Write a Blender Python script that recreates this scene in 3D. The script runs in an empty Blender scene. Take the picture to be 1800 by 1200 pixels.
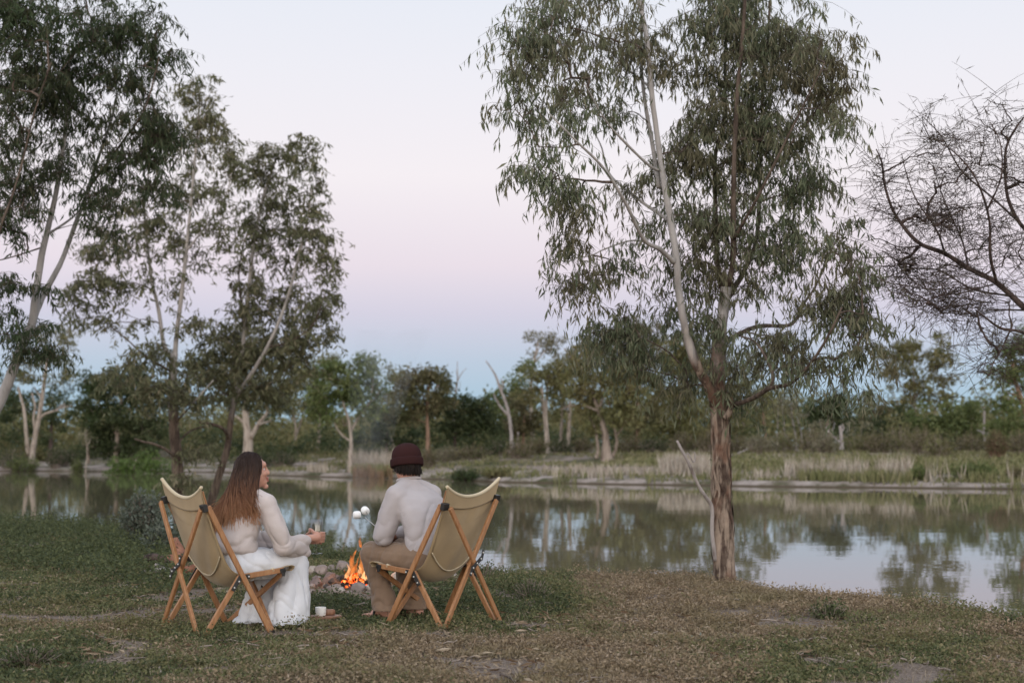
import bpy, math, random
import numpy as np
from mathutils import Vector

rng = np.random.default_rng(11)
random.seed(11)
SC = bpy.context.scene
COL = SC.collection

# ------------------------------------------------------------------ camera
CZ = 1.08
FPX = 2500.0                      # 50 mm lens, in pixels of the 1800 px wide photograph
TH = math.atan(190 / FPX)
cam = bpy.data.objects.new('camera', bpy.data.cameras.new('camera'))
COL.objects.link(cam)
cam.location = (0, 0, CZ)
cam.rotation_euler = (math.pi / 2 + TH, 0, 0)
cam.data.lens = 50
cam.data.sensor_width = 36
cam.data.clip_start = 0.05
cam.data.clip_end = 8000
cam.data.dof.use_dof = True
cam.data.dof.focus_distance = 9.0
cam.data.dof.aperture_fstop = 2.7
SC.camera = cam

# ------------------------------------------------------------------ sky (dusk, looking away from the sun that has just set)
SUN_AZ = math.radians(188)        # the sun has gone down behind the camera
world = bpy.data.worlds.new('World')
SC.world = world
world.use_nodes = True
wn = world.node_tree
wn.nodes.clear()
def wnode(t, **kw):
    n = wn.nodes.new(t)
    for k, v in kw.items():
        setattr(n, k, v)
    return n
tc = wnode('ShaderNodeTexCoord')
sep = wnode('ShaderNodeSeparateXYZ')
wn.links.new(tc.outputs['Generated'], sep.inputs[0])
def wramp(stops):
    r = wnode('ShaderNodeValToRGB')
    el = r.color_ramp.elements
    el[0].position, el[1].position = stops[0][0], stops[1][0]
    el[0].color, el[1].color = (*stops[0][1], 1), (*stops[1][1], 1)
    for p, c in stops[2:]:
        e = el.new(p)
        e.color = (*c, 1)
    return r
# anti-solar side: blue shadow of the earth, the pink belt above it, pale blue higher up
east = wramp([(0.0, (.36, .53, .645)), (.035, (.385, .55, .68)), (.062, (.47, .57, .70)), (.095, (.62, .605, .73)), (.128, (.765, .69, .77)),
              (.19, (.86, .81, .85)), (.26, (.81, .805, .865)), (.33, (.745, .785, .87)), (.6, (.66, .74, .88)), (1.0, (.70, .80, .98))])
# solar side: the last warm glow over the place where the sun went down
west = wramp([(0.0, (2.3, 1.8, 1.35)), (.06, (2.4, 2.05, 1.7)), (.16, (2.3, 2.15, 1.95)), (.32, (2.0, 1.97, 1.98)), (.6, (1.4, 1.46, 1.6)), (1.0, (.70, .80, .98))])
wn.links.new(sep.outputs['Z'], east.inputs[0])
wn.links.new(sep.outputs['Z'], west.inputs[0])
mr = wnode('ShaderNodeMapRange')
mr.interpolation_type = 'SMOOTHSTEP'
mr.inputs['From Min'].default_value = 0.55
mr.inputs['From Max'].default_value = -0.9
wn.links.new(sep.outputs['Y'], mr.inputs['Value'])
mx = wnode('ShaderNodeMix', data_type='RGBA')
wn.links.new(mr.outputs['Result'], mx.inputs[0])
wn.links.new(east.outputs['Color'], mx.inputs[6])
wn.links.new(west.outputs['Color'], mx.inputs[7])
# the physical sky, very low sun, adds its own faint share
sky = wnode('ShaderNodeTexSky', sky_type='NISHITA', sun_disc=False)
sky.sun_elevation = math.radians(0.5)
sky.sun_rotation = SUN_AZ
bgs = wnode('ShaderNodeBackground')
bgs.inputs['Strength'].default_value = 0.02
wn.links.new(sky.outputs['Color'], bgs.inputs['Color'])
bg = wnode('ShaderNodeBackground')
bg.inputs['Strength'].default_value = 1.0
wn.links.new(mx.outputs[2], bg.inputs['Color'])
ad = wnode('ShaderNodeAddShader')
wn.links.new(bg.outputs[0], ad.inputs[0])
wn.links.new(bgs.outputs[0], ad.inputs[1])
wo = wnode('ShaderNodeOutputWorld')
wn.links.new(ad.outputs[0], wo.inputs['Surface'])

# soft afterglow from behind the camera
sun = bpy.data.objects.new('afterglow', bpy.data.lights.new('afterglow', 'SUN'))
sun.data.energy = 0.45
sun.data.angle = math.radians(50)
sun.data.color = (1.0, .92, .85)
sun.rotation_euler = (math.radians(66), 0, math.radians(-8))
COL.objects.link(sun)

SC.view_settings.view_transform = 'Standard'
SC.view_settings.look = 'None'
SC.view_settings.exposure = 0.06
SC.view_settings.gamma = 1.0
SC.view_settings.use_curve_mapping = False
SC.cycles.use_denoising = True
SC.cycles.max_bounces = 10
SC.cycles.transparent_max_bounces = 24
SC.cycles.volume_step_rate = 2.0

# ------------------------------------------------------------------ helpers
def at(px, py, d):
    """the point at ground distance d (metres along Y) seen at pixel (px, py) of the 1800x1200 photograph"""
    u, v = (px - 900) / FPX, (600 - py) / FPX
    yy = math.cos(TH) - v * math.sin(TH)
    zz = math.sin(TH) + v * math.cos(TH)
    s = d / yy
    return np.array([u * s, d, CZ + zz * s])

def hash3(i, j, k):
    h = (i * 374761393 + j * 668265263 + k * 2147483647 * 3 + 974634777) & 0xFFFFFFFF
    h = ((h ^ (h >> 13)) * 1274126177) & 0xFFFFFFFF
    h = (h ^ (h >> 16)) & 0xFFFFFF
    return h / float(0xFFFFFF) * 2 - 1

def vnoise(p):
    p = np.asarray(p, float)
    f = np.floor(p)
    t = p - f
    i = f.astype(np.int64)
    t = t * t * (3 - 2 * t)
    r = 0
    for dx in (0, 1):
        for dy in (0, 1):
            for dz in (0, 1):
                w = (t[..., 0] if dx else 1 - t[..., 0]) * (t[..., 1] if dy else 1 - t[..., 1]) * (t[..., 2] if dz else 1 - t[..., 2])
                r = r + w * hash3(i[..., 0] + dx, i[..., 1] + dy, i[..., 2] + dz)
    return r

def fbm(p, o=3):
    p = np.asarray(p, float)
    r, a = 0, 1.0
    for _ in range(o):
        r = r + a * vnoise(p)
        p = p * 2.03 + 11.7
        a *= .5
    return r

def n2(x, y, s, o=3, seed=0.0):
    x, y = np.broadcast_arrays(np.asarray(x, float), np.asarray(y, float))
    return fbm(np.stack([x / s, y / s, np.full(x.shape, seed)], -1), o)

ORG = {}
def link(name, me, mat=None, parent=None):
    o = bpy.data.objects.new(name, me)
    COL.objects.link(o)
    if mat is not None and not me.materials:
        me.materials.append(mat)
    if parent is not None:
        o.parent = parent
    return o

def mesh(name, V, F, smooth=True):
    V = np.asarray(V, np.float32).reshape(-1, 3)
    me = bpy.data.meshes.new(name)
    if isinstance(F, np.ndarray):
        n, k = F.shape
        me.vertices.add(len(V))
        me.vertices.foreach_set('co', V.ravel())
        me.loops.add(n * k)
        me.loops.foreach_set('vertex_index', F.astype(np.int32).ravel())
        me.polygons.add(n)
        me.polygons.foreach_set('loop_start', np.arange(0, n * k, k, dtype=np.int32))
        me.polygons.foreach_set('loop_total', np.full(n, k, np.int32))
        me.update(calc_edges=True)
    else:
        me.from_pydata([tuple(v) for v in V.tolist()], [], [tuple(int(i) for i in f) for f in F])
    me.polygons.foreach_set('use_smooth', np.full(len(me.polygons), bool(smooth)))
    me.update()
    return me

def thing(name, label, cat, loc, group=None):
    o = bpy.data.objects.new(name, None)
    o.empty_display_size = .1
    COL.objects.link(o)
    o.location = tuple(float(c) for c in loc)
    ORG[o.name] = np.array(loc, float)
    o['label'] = label
    o['category'] = cat
    if group:
        o['group'] = group
    return o

def part(name, V, F, mat, parent, smooth=True, stuff=False, label=None):
    """a mesh of its own under a thing (or, one level deeper, under a part); V in world coordinates"""
    org = ORG[parent.name]
    V = np.asarray(V, float).reshape(-1, 3) - org
    o = link(name, mesh(name, V, F, smooth), mat, parent)
    ORG[o.name] = org
    if stuff:
        o['kind'] = 'stuff'
    if label:
        o['label'] = label
    return o

def single(name, V, F, mat, label, cat, loc, group=None, smooth=True):
    """a thing that is one mesh"""
    V = np.asarray(V, float).reshape(-1, 3) - np.asarray(loc, float)
    o = link(name, mesh(name, V, F, smooth), mat)
    o.location = tuple(float(c) for c in loc)
    ORG[o.name] = np.array(loc, float)
    o['label'] = label
    o['category'] = cat
    if group:
        o['group'] = group
    return o

def setting(name, V, F, mat, kind='structure', label=None, cat=None, smooth=True):
    o = link(name, mesh(name, V, F, smooth), mat)
    o['kind'] = kind
    if label:
        o['label'] = label
    if cat:
        o['category'] = cat
    return o

def join(prims):
    Vs, Fs, n = [], [], 0
    arr = all(isinstance(f, np.ndarray) for _, f in prims) and len({f.shape[1] for _, f in prims}) == 1
    for V, F in prims:
        V = np.asarray(V, float).reshape(-1, 3)
        Vs.append(V)
        if arr:
            Fs.append(F + n)
        else:
            Fs += [tuple(int(i) + n for i in f) for f in F]
        n += len(V)
    return np.concatenate(Vs), (np.concatenate(Fs) if arr else Fs)

def norm(v):
    v = np.asarray(v, float)
    return v / np.maximum(np.linalg.norm(v, axis=-1, keepdims=True), 1e-9)

def mtubes(P, R, sides=3):
    """many tubes at once: P (N,K,3), R (N,K); quads, open ends"""
    P, R = np.asarray(P, float), np.asarray(R, float)
    N, K, _ = P.shape
    T = np.empty_like(P)
    T[:, 1:-1] = P[:, 2:] - P[:, :-2]
    T[:, 0] = P[:, 1] - P[:, 0]
    T[:, -1] = P[:, -1] - P[:, -2]
    T = norm(T)
    m = norm(P[:, -1] - P[:, 0])
    ref = np.where(np.abs(m[:, 2:3]) > .8, np.array([[1., .13, 0]]), np.array([[.11, .07, 1.]]))
    a = norm(np.cross(T, ref[:, None, :]))
    b = np.cross(T, a)
    th = np.arange(sides) / sides * 2 * math.pi
    ring = a[:, :, None, :] * np.cos(th)[None, None, :, None] + b[:, :, None, :] * np.sin(th)[None, None, :, None]
    V = P[:, :, None, :] + ring * R[:, :, None, None]
    idx = np.arange(N * K * sides).reshape(N, K, sides)
    F = np.stack([idx[:, :-1], np.roll(idx, -1, 2)[:, :-1], np.roll(idx, -1, 2)[:, 1:], idx[:, 1:]], -1).reshape(-1, 4)
    return V.reshape(-1, 3), F

def spline(pts, n):
    """Catmull-Rom through pts, n samples; pts may carry extra columns (radius)"""
    p = np.asarray(pts, float)
    if len(p) == 2:
        t = np.linspace(0, 1, n)[:, None]
        return p[0] * (1 - t) + p[1] * t
    q = np.vstack([2 * p[0] - p[1], p, 2 * p[-1] - p[-2]])
    L = np.concatenate([[0], np.cumsum(np.linalg.norm(np.diff(p[:, :3], axis=0), axis=1))])
    s = np.linspace(0, L[-1], n)
    k = np.clip(np.searchsorted(L, s, 'right') - 1, 0, len(p) - 2)
    t = ((s - L[k]) / np.maximum(L[k + 1] - L[k], 1e-9))[:, None]
    a, b, c, d = q[k], q[k + 1], q[k + 2], q[k + 3]
    return .5 * (2 * b + (c - a) * t + (2 * a - 5 * b + 4 * c - d) * t ** 2 + (3 * b - a - 3 * c + d) * t ** 3)

def crease(p):
    """sharp valleys, for folds in cloth"""
    return (1 - np.abs(vnoise(p))) ** 5

def tube(pts, rad, sides=10, n=None, rough=0.0, rs=.1, cap=True):
    """one tube along a smooth curve, parallel-transported frame; optional knobbly surface"""
    pts = np.asarray(pts, float)
    rad = np.broadcast_to(np.asarray(rad, float), (len(pts),))
    n = n or max(2, len(pts) * 5)
    pr = spline(np.column_stack([pts, rad]), n)
    P, R = pr[:, :3], np.maximum(pr[:, 3], 1e-4)
    T = norm(np.gradient(P, axis=0))
    a = norm(np.cross(T[0], [.3, .9, .21]))
    A = []
    for t in T:
        a = norm(a - t * np.dot(a, t))
        A.append(a)
    A = np.array(A)
    B = np.cross(T, A)
    th = np.arange(sides) / sides * 2 * math.pi
    D = A[:, None, :] * np.cos(th)[None, :, None] + B[:, None, :] * np.sin(th)[None, :, None]
    V = P[:, None, :] + D * R[:, None, None]
    if rough:
        V = V + D * (rough * R[:, None] * fbm(V / np.array([rs, rs, rs * 3]), 3))[..., None]
    idx = np.arange(n * sides).reshape(n, sides)
    F = np.stack([idx[:-1], np.roll(idx, -1, 1)[:-1], np.roll(idx, -1, 1)[1:], idx[1:]], -1).reshape(-1, 4)
    V = V.reshape(-1, 3)
    if cap:
        F = [tuple(f) for f in F.tolist()] + [tuple(range(sides))[::-1], tuple((n - 1) * sides + i for i in range(sides))]
    return V, F

def sphere(c, r, nu=16, nv=10, axes=None):
    r = np.broadcast_to(np.asarray(r, float), (3,))
    V = []
    for j in range(1, nv):
        ph = math.pi * j / nv
        for i in range(nu):
            t = 2 * math.pi * i / nu
            V.append((math.sin(ph) * math.cos(t), math.sin(ph) * math.sin(t), math.cos(ph)))
    V += [(0, 0, 1), (0, 0, -1)]
    V = np.array(V) * r
    if axes is not None:
        V = V @ np.asarray(axes, float)
    F = []
    for j in range(nv - 2):
        for i in range(nu):
            F.append((j * nu + i, (j + 1) * nu + i, (j + 1) * nu + (i + 1) % nu, j * nu + (i + 1) % nu))
    t, b = len(V) - 2, len(V) - 1
    for i in range(nu):
        F.append((t, i, (i + 1) % nu))
        F.append((b, (nv - 2) * nu + (i + 1) % nu, (nv - 2) * nu + i))
    return V + np.asarray(c, float), F

def loft(rings, sides=24):
    """rings: (centre, x-axis vector, y-axis vector); closed with end caps"""
    th = np.arange(sides) / sides * 2 * math.pi
    V = np.concatenate([np.asarray(c, float) + np.outer(np.cos(th), a) + np.outer(np.sin(th), b) for c, a, b in rings])
    n = len(rings)
    idx = np.arange(n * sides).reshape(n, sides)
    F = np.stack([idx[:-1], np.roll(idx, -1, 1)[:-1], np.roll(idx, -1, 1)[1:], idx[1:]], -1).reshape(-1, 4).tolist()
    return V, [tuple(f) for f in F] + [tuple(range(sides))[::-1], tuple((n - 1) * sides + i for i in range(sides))]

def lathe(prof, c, sides=24):
    """prof: (radius, height) from bottom to top"""
    return loft([(np.asarray(c, float) + (0, 0, z), (max(r, 1e-4), 0, 0), (0, max(r, 1e-4), 0)) for r, z in prof], sides)

def bar(p, q, w, t, up, chamfer=.003):
    """a straight stick of chamfered rectangular section from p to q: w across, t along 'up'"""
    p, q = np.asarray(p, float), np.asarray(q, float)
    T = norm(q - p)
    U = norm(np.asarray(up, float) - T * np.dot(up, T))
    S = np.cross(T, U)
    c, w2, t2 = chamfer, w / 2, t / 2
    sec = [(w2, t2 - c), (w2 - c, t2), (-w2 + c, t2), (-w2, t2 - c), (-w2, -t2 + c), (-w2 + c, -t2), (w2 - c, -t2), (w2, -t2 + c)]
    rings, ins = [], .82
    for z, k in ((0, ins), (c, 1), (np.linalg.norm(q - p) - c, 1), (np.linalg.norm(q - p), ins)):
        rings.append(np.array([p + T * z + S * (a * k) + U * (b * k) for a, b in sec]))
    V = np.concatenate(rings)
    idx = np.arange(32).reshape(4, 8)
    F = np.stack([idx[:-1], np.roll(idx, -1, 1)[:-1], np.roll(idx, -1, 1)[1:], idx[1:]], -1).reshape(-1, 4).tolist()
    return V, [tuple(f) for f in F] + [tuple(range(8))[::-1], tuple(range(24, 32))]

def fuse(name, prims, voxel, mat, parent, smooth=4, disp=None, label=None):
    """one continuous skin over overlapping closed pieces"""
    V, F = join(prims)
    org = ORG[parent.name]
    me = mesh('raw', V - org, F)
    o = bpy.data.objects.new('raw', me)
    COL.objects.link(o)
    m = o.modifiers.new('r', 'REMESH')
    m.mode = 'VOXEL'
    m.voxel_size = voxel
    m.use_smooth_shade = True
    if smooth:
        s = o.modifiers.new('s', 'SMOOTH')
        s.factor = .5
        s.iterations = smooth
    dg = bpy.context.evaluated_depsgraph_get()
    me2 = bpy.data.meshes.new_from_object(o.evaluated_get(dg), depsgraph=dg)
    bpy.data.objects.remove(o)
    bpy.data.meshes.remove(me)
    me2.name = name
    me2.materials.clear()
    if disp is not None:
        n = len(me2.vertices)
        co = np.empty(n * 3, np.float32)
        me2.vertices.foreach_get('co', co)
        no = np.empty(n * 3, np.float32)
        me2.vertices.foreach_get('normal', no)
        co, no = co.reshape(-1, 3), no.reshape(-1, 3)
        co = co + no * np.asarray(disp(co + org, no))[:, None]
        me2.vertices.foreach_set('co', co.astype(np.float32).ravel())
    me2.polygons.foreach_set('use_smooth', np.ones(len(me2.polygons), bool))
    me2.update()
    o = link(name, me2, mat, parent)
    ORG[o.name] = org
    if label:
        o['label'] = label
    return o

def leafquads(P, axis, L, W, curl=.12):
    """one lance-shaped leaf per point"""
    N = len(P)
    axis = norm(axis)
    side = norm(np.cross(axis, rng.normal(size=(N, 3))))
    nrm = np.cross(axis, side)
    L, W = np.broadcast_to(L, (N,))[:, None], np.broadcast_to(W, (N,))[:, None]
    mid = P + axis * L * .42 + nrm * L * curl * .5
    V = np.stack([P, mid + side * W * .5, P + axis * L, mid - side * W * .5], 1).reshape(-1, 3)
    return V, np.arange(N * 4).reshape(N, 4)

# ------------------------------------------------------------------ materials
def new_mat(name):
    m = bpy.data.materials.new(name)
    m.use_nodes = True
    nt = m.node_tree
    b = nt.nodes['Principled BSDF']
    return m, nt, b

def nd(nt, t, **kw):
    n = nt.nodes.new(t)
    for k, v in kw.items():
        setattr(n, k, v)
    return n

def ramp(nt, stops, src):
    r = nd(nt, 'ShaderNodeValToRGB')
    el = r.color_ramp.elements
    for i in (0, 1):
        el[i].position, el[i].color = stops[i][0], (*stops[i][1], 1)
    for p, c in stops[2:]:
        el.new(p).color = (*c, 1)
    nt.links.new(src, r.inputs[0])
    return r.outputs['Color']

def noise(nt, scale, detail=4, stretch=None, rough=.6, coord='Object', dist=0):
    t = nd(nt, 'ShaderNodeTexCoord')
    n = nd(nt, 'ShaderNodeTexNoise')
    n.inputs['Scale'].default_value = scale
    n.inputs['Detail'].default_value = detail
    n.inputs['Roughness'].default_value = rough
    n.inputs['Distortion'].default_value = dist
    src = t.outputs[coord]
    if stretch:
        mp = nd(nt, 'ShaderNodeMapping')
        mp.inputs['Scale'].default_value = stretch
        nt.links.new(src, mp.inputs[0])
        src = mp.outputs[0]
    nt.links.new(src, n.inputs['Vector'])
    return n.outputs['Fac']

def mixc(nt, fac, a, b, blend='MIX'):
    m = nd(nt, 'ShaderNodeMix', data_type='RGBA', blend_type=blend)
    for s, v in ((0, fac), (6, a), (7, b)):
        if isinstance(v, (int, float)):
            m.inputs[s].default_value = v
        elif isinstance(v, tuple):
            m.inputs[s].default_value = (*v, 1)
        else:
            nt.links.new(v, m.inputs[s])
    return m.outputs[2]

def bump(nt, b, src, strength=.5, dist=.01):
    n = nd(nt, 'ShaderNodeBump')
    n.inputs['Strength'].default_value = strength
    n.inputs['Distance'].default_value = dist
    nt.links.new(src, n.inputs['Height'])
    nt.links.new(n.outputs[0], b.inputs['Normal'])

def pmat(name, stops, scale=8, rough=.8, stretch=None, bs=.4, bd=.005, detail=5, spec=.3, bscale=None):
    m, nt, b = new_mat(name)
    f = noise(nt, scale, detail, stretch)
    nt.links.new(ramp(nt, stops, f), b.inputs['Base Color'])
    b.inputs['Roughness'].default_value = rough
    b.inputs['Specular IOR Level'].default_value = spec
    if bs:
        bump(nt, b, noise(nt, bscale, 5, stretch) if bscale else f, bs, bd)
    return m

def leafmat(name, stops, patch=None, pscale=1.2, trans=.3, rough=.6):
    """leaves that differ one from the next; patch: a second tone in drifts through the crown"""
    m, nt, b = new_mat(name)
    g = nd(nt, 'ShaderNodeNewGeometry')
    c = ramp(nt, stops, g.outputs['Random Per Island'])
    if patch:
        f = noise(nt, pscale, 2)
        mr_ = nd(nt, 'ShaderNodeMapRange')
        mr_.inputs['From Min'].default_value, mr_.inputs['From Max'].default_value = .45, .65
        nt.links.new(f, mr_.inputs['Value'])
        c = mixc(nt, mr_.outputs[0], c, mixc(nt, .75, c, patch))
    nt.links.new(c, b.inputs['Base Color'])
    b.inputs['Roughness'].default_value = rough
    b.inputs['Specular IOR Level'].default_value = .25
    t = nd(nt, 'ShaderNodeBsdfTranslucent')
    nt.links.new(c, t.inputs['Color'])
    s = nd(nt, 'ShaderNodeMixShader')
    s.inputs[0].default_value = trans
    nt.links.new(b.outputs[0], s.inputs[1])
    nt.links.new(t.outputs[0], s.inputs[2])
    nt.links.new(s.outputs[0], nt.nodes['Material Output'].inputs['Surface'])
    return m

# ------------------------------------------------------------------ terrain
WZ = -0.5
def edge_y(x):
    xs = [-60, -30, -14, -8.3, -5.4, -2.1, -.27, 1.72, 2.64, 3.46, 4.6, 6, 9, 14, 30, 60]
    ys = [46, 34, 26.5, 22.6, 19.6, 15.4, 13.5, 12.3, 11.2, 9.75, 9.4, 9.2, 7, 3, -8, -30]
    return np.interp(x, xs, ys)
def shore_y(x):
    xs = [-120, -42, -30, -20, -15, -10, -4, 0, 5, 9, 14, 20, 30, 60, 120]
    ys = [112, 106, 104, 98, 88, 82, 76, 69, 65, 63, 60, 57, 55, 52, 48]
    return np.interp(x, xs, ys)
def sstep(a, b, x):
    t = np.clip((x - a) / (b - a), 0, 1)
    return t * t * (3 - 2 * t)
def ground_z(x, y):
    x, y = np.broadcast_arrays(np.asarray(x, float), np.asarray(y, float))
    e = edge_y(x) + .35 * n2(x, y, 1.6, 2, 3.1) - y
    near = np.where(e > 0, -.06 * (1 - sstep(0, 2.2, e)) + .022 * n2(x, y, .8, 3, 1.0) + .05 * n2(x, y, 4.5, 2, 8.0) * sstep(.5, 4, e),
                    np.maximum(-.06 + .55 * e, -1.4))
    k = np.exp(-(((x + 1.2) / 1.6) ** 2 + ((y - 9) / 1.5) ** 2))       # the two chairs stand on a level spot
    near = near * (1 - .85 * k * (e > 0))
    s = y - (shore_y(x) + 1.1 * n2(x, y, 7, 2, 5.0))
    far = np.where(s < 0, np.maximum(-.5 + .25 * s, -1.4),
                   -.5 + .22 * sstep(0, .8, s) + 1.15 * sstep(0, 24, s) + .10 * n2(x, y, 5, 3, 9.0) * sstep(0, 5, s) + .9 * sstep(40, 200, s))
    return np.maximum(near, far)
def gz(x, y):
    return float(ground_z(np.array([x]), np.array([y]))[0])
def gp(px, d):
    """foot point on the ground in the column px at distance d"""
    x = (px - 900) / FPX * d
    return np.array([x, d, gz(x, d)])
# ------------------------------------------------------------------ ground and water
def axis_samples(*segs):
    return np.unique(np.concatenate([np.arange(a, b, s) for a, b, s in segs]))
gx = axis_samples((-10, 8, .11), (-30, -10, .5), (8, 30, .5), (-70, -30, 1.5), (30, 70, 1.5), (-3000, -70, 120), (70, 3001, 120))
gy = axis_samples((-40, 4, 2), (4, 27, .11), (27, 50, 1), (50, 130, .8), (130, 300, 8), (300, 4000, 150))
GX, GY = np.meshgrid(gx, gy)
GZ = ground_z(GX, GY)
idx = np.arange(GX.size).reshape(GX.shape)
GF = np.stack([idx[:-1, :-1], idx[:-1, 1:], idx[1:, 1:], idx[1:, :-1]], -1).reshape(-1, 4)

m_ground, nt, b = new_mat('earth')
soil = ramp(nt, [(.3, (.15, .118, .095)), (.5, (.25, .20, .168)), (.72, (.36, .305, .27))], noise(nt, 4.0, 12, None, .72))
green = ramp(nt, [(.35, (.055, .06, .028)), (.5, (.085, .082, .04)), (.7, (.15, .125, .075))], noise(nt, .9, 8))
litter = ramp(nt, [(.42, (.075, .052, .035)), (.52, (.20, .155, .12)), (.66, (.30, .25, .21))], noise(nt, 48, 8, None, .7))
geo = nd(nt, 'ShaderNodeNewGeometry')
sx = nd(nt, 'ShaderNodeSeparateXYZ')
nt.links.new(geo.outputs['Position'], sx.inputs[0])
def mrange(nt, src, a, b_, c=0., d=1.):
    n = nd(nt, 'ShaderNodeMapRange')
    for k, v in zip(('From Min', 'From Max', 'To Min', 'To Max'), (a, b_, c, d)):
        n.inputs[k].default_value = v
    nt.links.new(src, n.inputs['Value'])
    return n.outputs[0]
patch = mrange(nt, noise(nt, .35, 6), .42, .56)
farc = mixc(nt, patch, soil, green)
col = mixc(nt, mrange(nt, sx.outputs['Y'], 27, 35), mixc(nt, .55, soil, litter), farc)
pale = ramp(nt, [(.3, (.25, .205, .175)), (.6, (.37, .315, .28))], noise(nt, 2.2, 8, None, .7))
band = nd(nt, 'ShaderNodeMath', operation='MULTIPLY')
nt.links.new(mrange(nt, sx.outputs['Z'], .10, -.12), band.inputs[0])
nt.links.new(mrange(nt, noise(nt, .45, 7, None, .68), .44, .56), band.inputs[1])
band2 = nd(nt, 'ShaderNodeMath', operation='MULTIPLY')
nt.links.new(band.outputs[0], band2.inputs[0])
nt.links.new(mrange(nt, sx.outputs['Y'], 40, 48), band2.inputs[1])
col = mixc(nt, band2.outputs[0], col, pale)
wet = mrange(nt, sx.outputs['Z'], -.47, -.41)                    # dark wet mud at the waterline
col = mixc(nt, wet, (.075, .055, .035), col)
nt.links.new(col, b.inputs['Base Color'])
b.inputs['Roughness'].default_value = .95
b.inputs['Specular IOR Level'].default_value = .1
bump(nt, b, noise(nt, 26, 10, None, .7), .9, .03)
setting('ground', np.stack([GX, GY, GZ], -1).reshape(-1, 3), GF, m_ground)

m_water, nt, b = new_mat('river_water')
b.inputs['Base Color'].default_value = (.15, .13, .082, 1)
b.inputs['Roughness'].default_value = .012
b.inputs['IOR'].default_value = 1.33
b.inputs['Specular IOR Level'].default_value = .5
w1 = noise(nt, 1.0, 3, (1.0, 2.2, 1.0))
w2 = noise(nt, .16, 3, (1.0, 3.0, 1.0))
ma = nd(nt, 'ShaderNodeMath', operation='MULTIPLY_ADD')
nt.links.new(w2, ma.inputs[0])
ma.inputs[1].default_value = 3.0
nt.links.new(w1, ma.inputs[2])
bump(nt, b, ma.outputs[0], .075, .012)
setting('water', [(-2900, -38, WZ), (2900, -38, WZ), (2900, 900, WZ), (-2900, 900, WZ)], np.array([[0, 1, 2, 3]]), m_water, smooth=False)

# ------------------------------------------------------------------ bark and leaves
m_bark_rough = None
def barkmat(name, lo, hi, dark, zsplit=None, streak=(9, 9, .9), amt=(.44, .52), rust=None):
    """streaky gum bark: torn rough bark low down, smooth pale bark above zsplit (object z)"""
    m, nt, b = new_mat(name)
    st = noise(nt, 2.0, 6, streak, .62)
    c = ramp(nt, [(amt[0], dark), (amt[1], lo), (.7, tuple(min(1, x * 1.25) for x in lo))], st)
    if rust:
        c = mixc(nt, mrange(nt, noise(nt, 3.2, 5, (1.6, 1.6, .9), .6), .50, .60), c, mixc(nt, .8, c, rust))
    c = mixc(nt, .35, c, ramp(nt, [(.3, dark), (.7, lo)], noise(nt, 14, 4)), 'MIX')
    if zsplit is not None:
        sm = ramp(nt, [(.3, tuple(x * .62 for x in hi)), (.5, hi), (.75, tuple(min(1, x * 1.15) for x in hi))], noise(nt, 5, 5, (2, 2, .6)))
        t = nd(nt, 'ShaderNodeTexCoord')
        s = nd(nt, 'ShaderNodeSeparateXYZ')
        nt.links.new(t.outputs['Object'], s.inputs[0])
        a = nd(nt, 'ShaderNodeMath', operation='MULTIPLY_ADD')
        nt.links.new(noise(nt, 2.5, 3, (2, 2, .5)), a.inputs[0])
        a.inputs[1].default_value = 1.2
        nt.links.new(s.outputs['Z'], a.inputs[2])
        c = mixc(nt, mrange(nt, a.outputs[0], zsplit + .4, zsplit + .9), c, sm)
    nt.links.new(c, b.inputs['Base Color'])
    b.inputs['Roughness'].default_value = .85
    b.inputs['Specular IOR Level'].default_value = .2
    bump(nt, b, st, .7, .015)
    return m

BARK_MAIN = barkmat('torn_gum_bark', (.30, .235, .185), (.345, .325, .31), (.036, .021, .016), 2.1, (10, 10, 1.3), (.475, .545), (.17, .085, .055))
BARK_LEFT = barkmat('grey_gum_bark', (.20, .17, .155), (.29, .275, .265), (.07, .05, .04), -.6)
BARK_MID = barkmat('brown_gum_bark', (.12, .09, .07), (.33, .305, .285), (.035, .024, .019), 3.3)
BARK_TWIG = barkmat('brown_branch_bark', (.13, .10, .08), (.2, .17, .15), (.045, .032, .026))
BARK_DARK = barkmat('dark_rough_bark', (.095, .068, .060), (.08, .06, .055), (.022, .016, .014))
BARK_PALE = barkmat('pale_gum_bark', (.37, .32, .272), (.5, .45, .4), (.12, .085, .065), None, (5, 5, .8), (.38, .50))
BARK_FAR = barkmat('dull_gum_bark', (.30, .25, .21), (.4, .35, .3), (.10, .07, .055), None, (5, 5, .8), (.38, .5))
BARK_RED = barkmat('reddish_bark', (.27, .175, .125), (.4, .35, .3), (.09, .055, .04), None, (5, 5, .8), (.38, .5))
DEADWOOD = barkmat('bleached_deadwood', (.34, .31, .30), (.4, .35, .3), (.12, .09, .08), None, (6, 6, .8), (.36, .5))

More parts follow.
